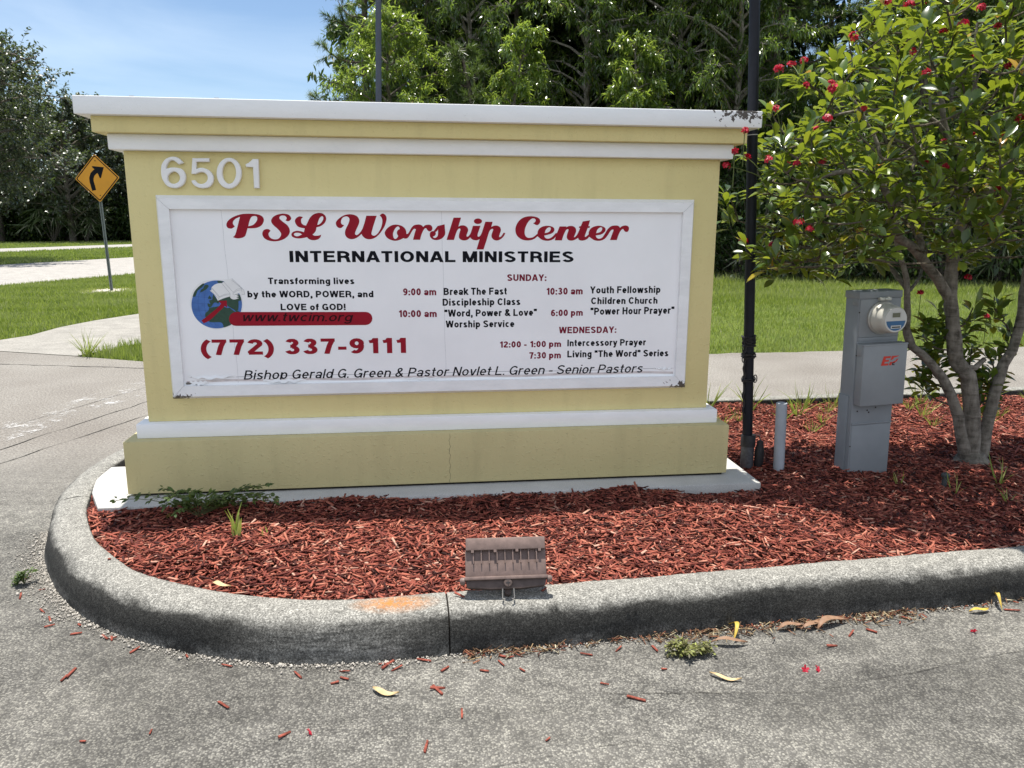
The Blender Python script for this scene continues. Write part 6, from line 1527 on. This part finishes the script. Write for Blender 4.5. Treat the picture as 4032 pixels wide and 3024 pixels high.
CH = [np.array(v) for v in ((-1.27, -1.31), (-1.28, -1.34), (-.92, -1.25), (-1.22, -1.1), (-1.11, -1.19), (-.73, -1.55), (-.91, -1.66), (-.52, -1.72), (-1.09, -1.68), (-.11, -1.82), (0, -1.68), (-.37, -1.45), (-.2, -1.41), (-.4, -1.47), (-1.48, -.98), (-.07, -1.55), (-1.75, -.55), (-1.70, -.72), (.69, -1.52), (.47, -1.58), (.55, -1.67), (.09, -1.46), (.57, -1.38), (.0, -1.69), (.45, -1.40), (.15, -1.42), (1.53, -1.37), (-.07, -1.54), (.24, -1.83), (-1.36, -1.05), (-1.5, -.93))]
rc = np.random.RandomState(5)
for i in range(46):
    k = int(rc.uniform(.08, .46) * len(KP)); q = KP[k] - KN[k] * (.02 + abs(rc.normal(0, .06))) + KT[k] * rc.uniform(-.02, .02);
    if -2.1 < q[0] < 2.3: CH.append(q)
lab = 'small red wood chip lying loose on the asphalt outside the kerb'
protos = []
MAT['chip_worn'] = plain('worn_red_chip', (.23, .062, .042), .85, .2, 0, .5, 90)
for i, q in enumerate(CH):
    if i < 5:
        L_ = np.array([.06, .038, .05, .028, .044])[i:i + 1]; V, F = chips(np.zeros((1, 3)), L_, np.array([.0095]), np.array([.004]), rc, .12)
        o = np_mesh('mulch_chip', V, F, MAT['chip_worn']); tag(o, lab, 'wood chip', 'loose chips on the asphalt'); protos.append(o)
    else: o = copy_thing(protos[i % 5])
    o.location = (q[0], q[1], .005); o.rotation_euler = (0, 0, rc.uniform(0, 6.28)); o.scale = (rc.uniform(.7, 1.2),) * 3
for i, (x, y, z) in enumerate(((.33, -1.215, .162), (.02, -1.22, .162))):
    o = copy_thing(protos[i + 1], (x, y, z), 1.0 + i, 1.0, ('red wood chip on the kerb top right of the floodlight', 'red wood chip across the joint in the kerb top')[i])
pet = None
for i, (x, y) in enumerate(((1.16, -1.58), (1.20, -1.585), (-.45, -1.72), (1.9, -1.42))):
    if pet is None:
        V, F = florets(np.array([0, 0, .003]), .003, 1, rc); pet = np_mesh('fallen_petal', V, F, MAT['petal']); tag(pet, 'tiny crimson petal fallen on the asphalt', 'petal', 'fallen petals on the asphalt'); o = pet
    else: o = copy_thing(pet)
    o.location = (x, y, .002); o.rotation_euler = (0, 0, i * 1.1)
# litter and grit swept against the kerb
def along(i0, i1, n, sd, rng):
    k = rng.randint(i0, i1, n); o = -.004 + np.abs(rng.normal(0, sd, n)); q = KP[k] - KN[k] * o[:, None] + KT[k] * rng.uniform(-.02, .02, (n, 1))
    return np.stack([q[:, 0], q[:, 1], np.full(n, .004)], 1)
ix = lambda x: int(np.argmin(np.hypot(KP[:, 0] - x, KP[:, 1] + 1.28)))
a = np.concatenate([along(ix(1.75), ix(.7), 520, .035, rc), along(ix(.35), ix(.0), 160, .025, rc), along(ix(2.4), ix(1.7), 70, .02, rc), along(ix(.7), ix(.35), 60, .02, rc)])
a[:, 2] += np.abs(rc.normal(0, .006, len(a)))
n = len(a); V, F = chips(a, rc.uniform(.012, .05, n), rc.uniform(.002, .007, n), np.full(n, .0015), rc, .35)
MAT['litter'] = mat_leaf('leaf_litter', [(0, (.05, .03, .02)), (.4, (.15, .095, .055)), (.6, (.20, .05, .03)), (.85, (.32, .25, .14)), (1, (.5, .45, .32))], .1, (.4, .3, .1), .8, .2)
tag(np_mesh('leaf_litter', V, F, MAT['litter']), 'dry brown leaf litter swept against the foot of the kerb', 'litter', kind='stuff')
i0 = ix(.0); i1 = int(np.argmin(np.hypot(KP[:, 0] + 1.9, KP[:, 1] - .0)))
a = np.concatenate([along(i0, i1, 2600, .022, rc), along(int(i0 + (i1 - i0) * .6), i1, 1500, .06, rc), along(ix(2.5), i0, 900, .014, rc)])
n = len(a); g_ = rc.gamma(1.6, .0017, n) + .0012; V, F = chips(a, g_, g_ * .8, g_ * .6, rc, .5)
tag(np_mesh('kerb_grit', V, F, plain('pale_grit', (.36, .335, .295), .9, .2, 0, .3, 60)), 'pale sandy grit along the foot of the kerb nose', 'grit', kind='stuff')
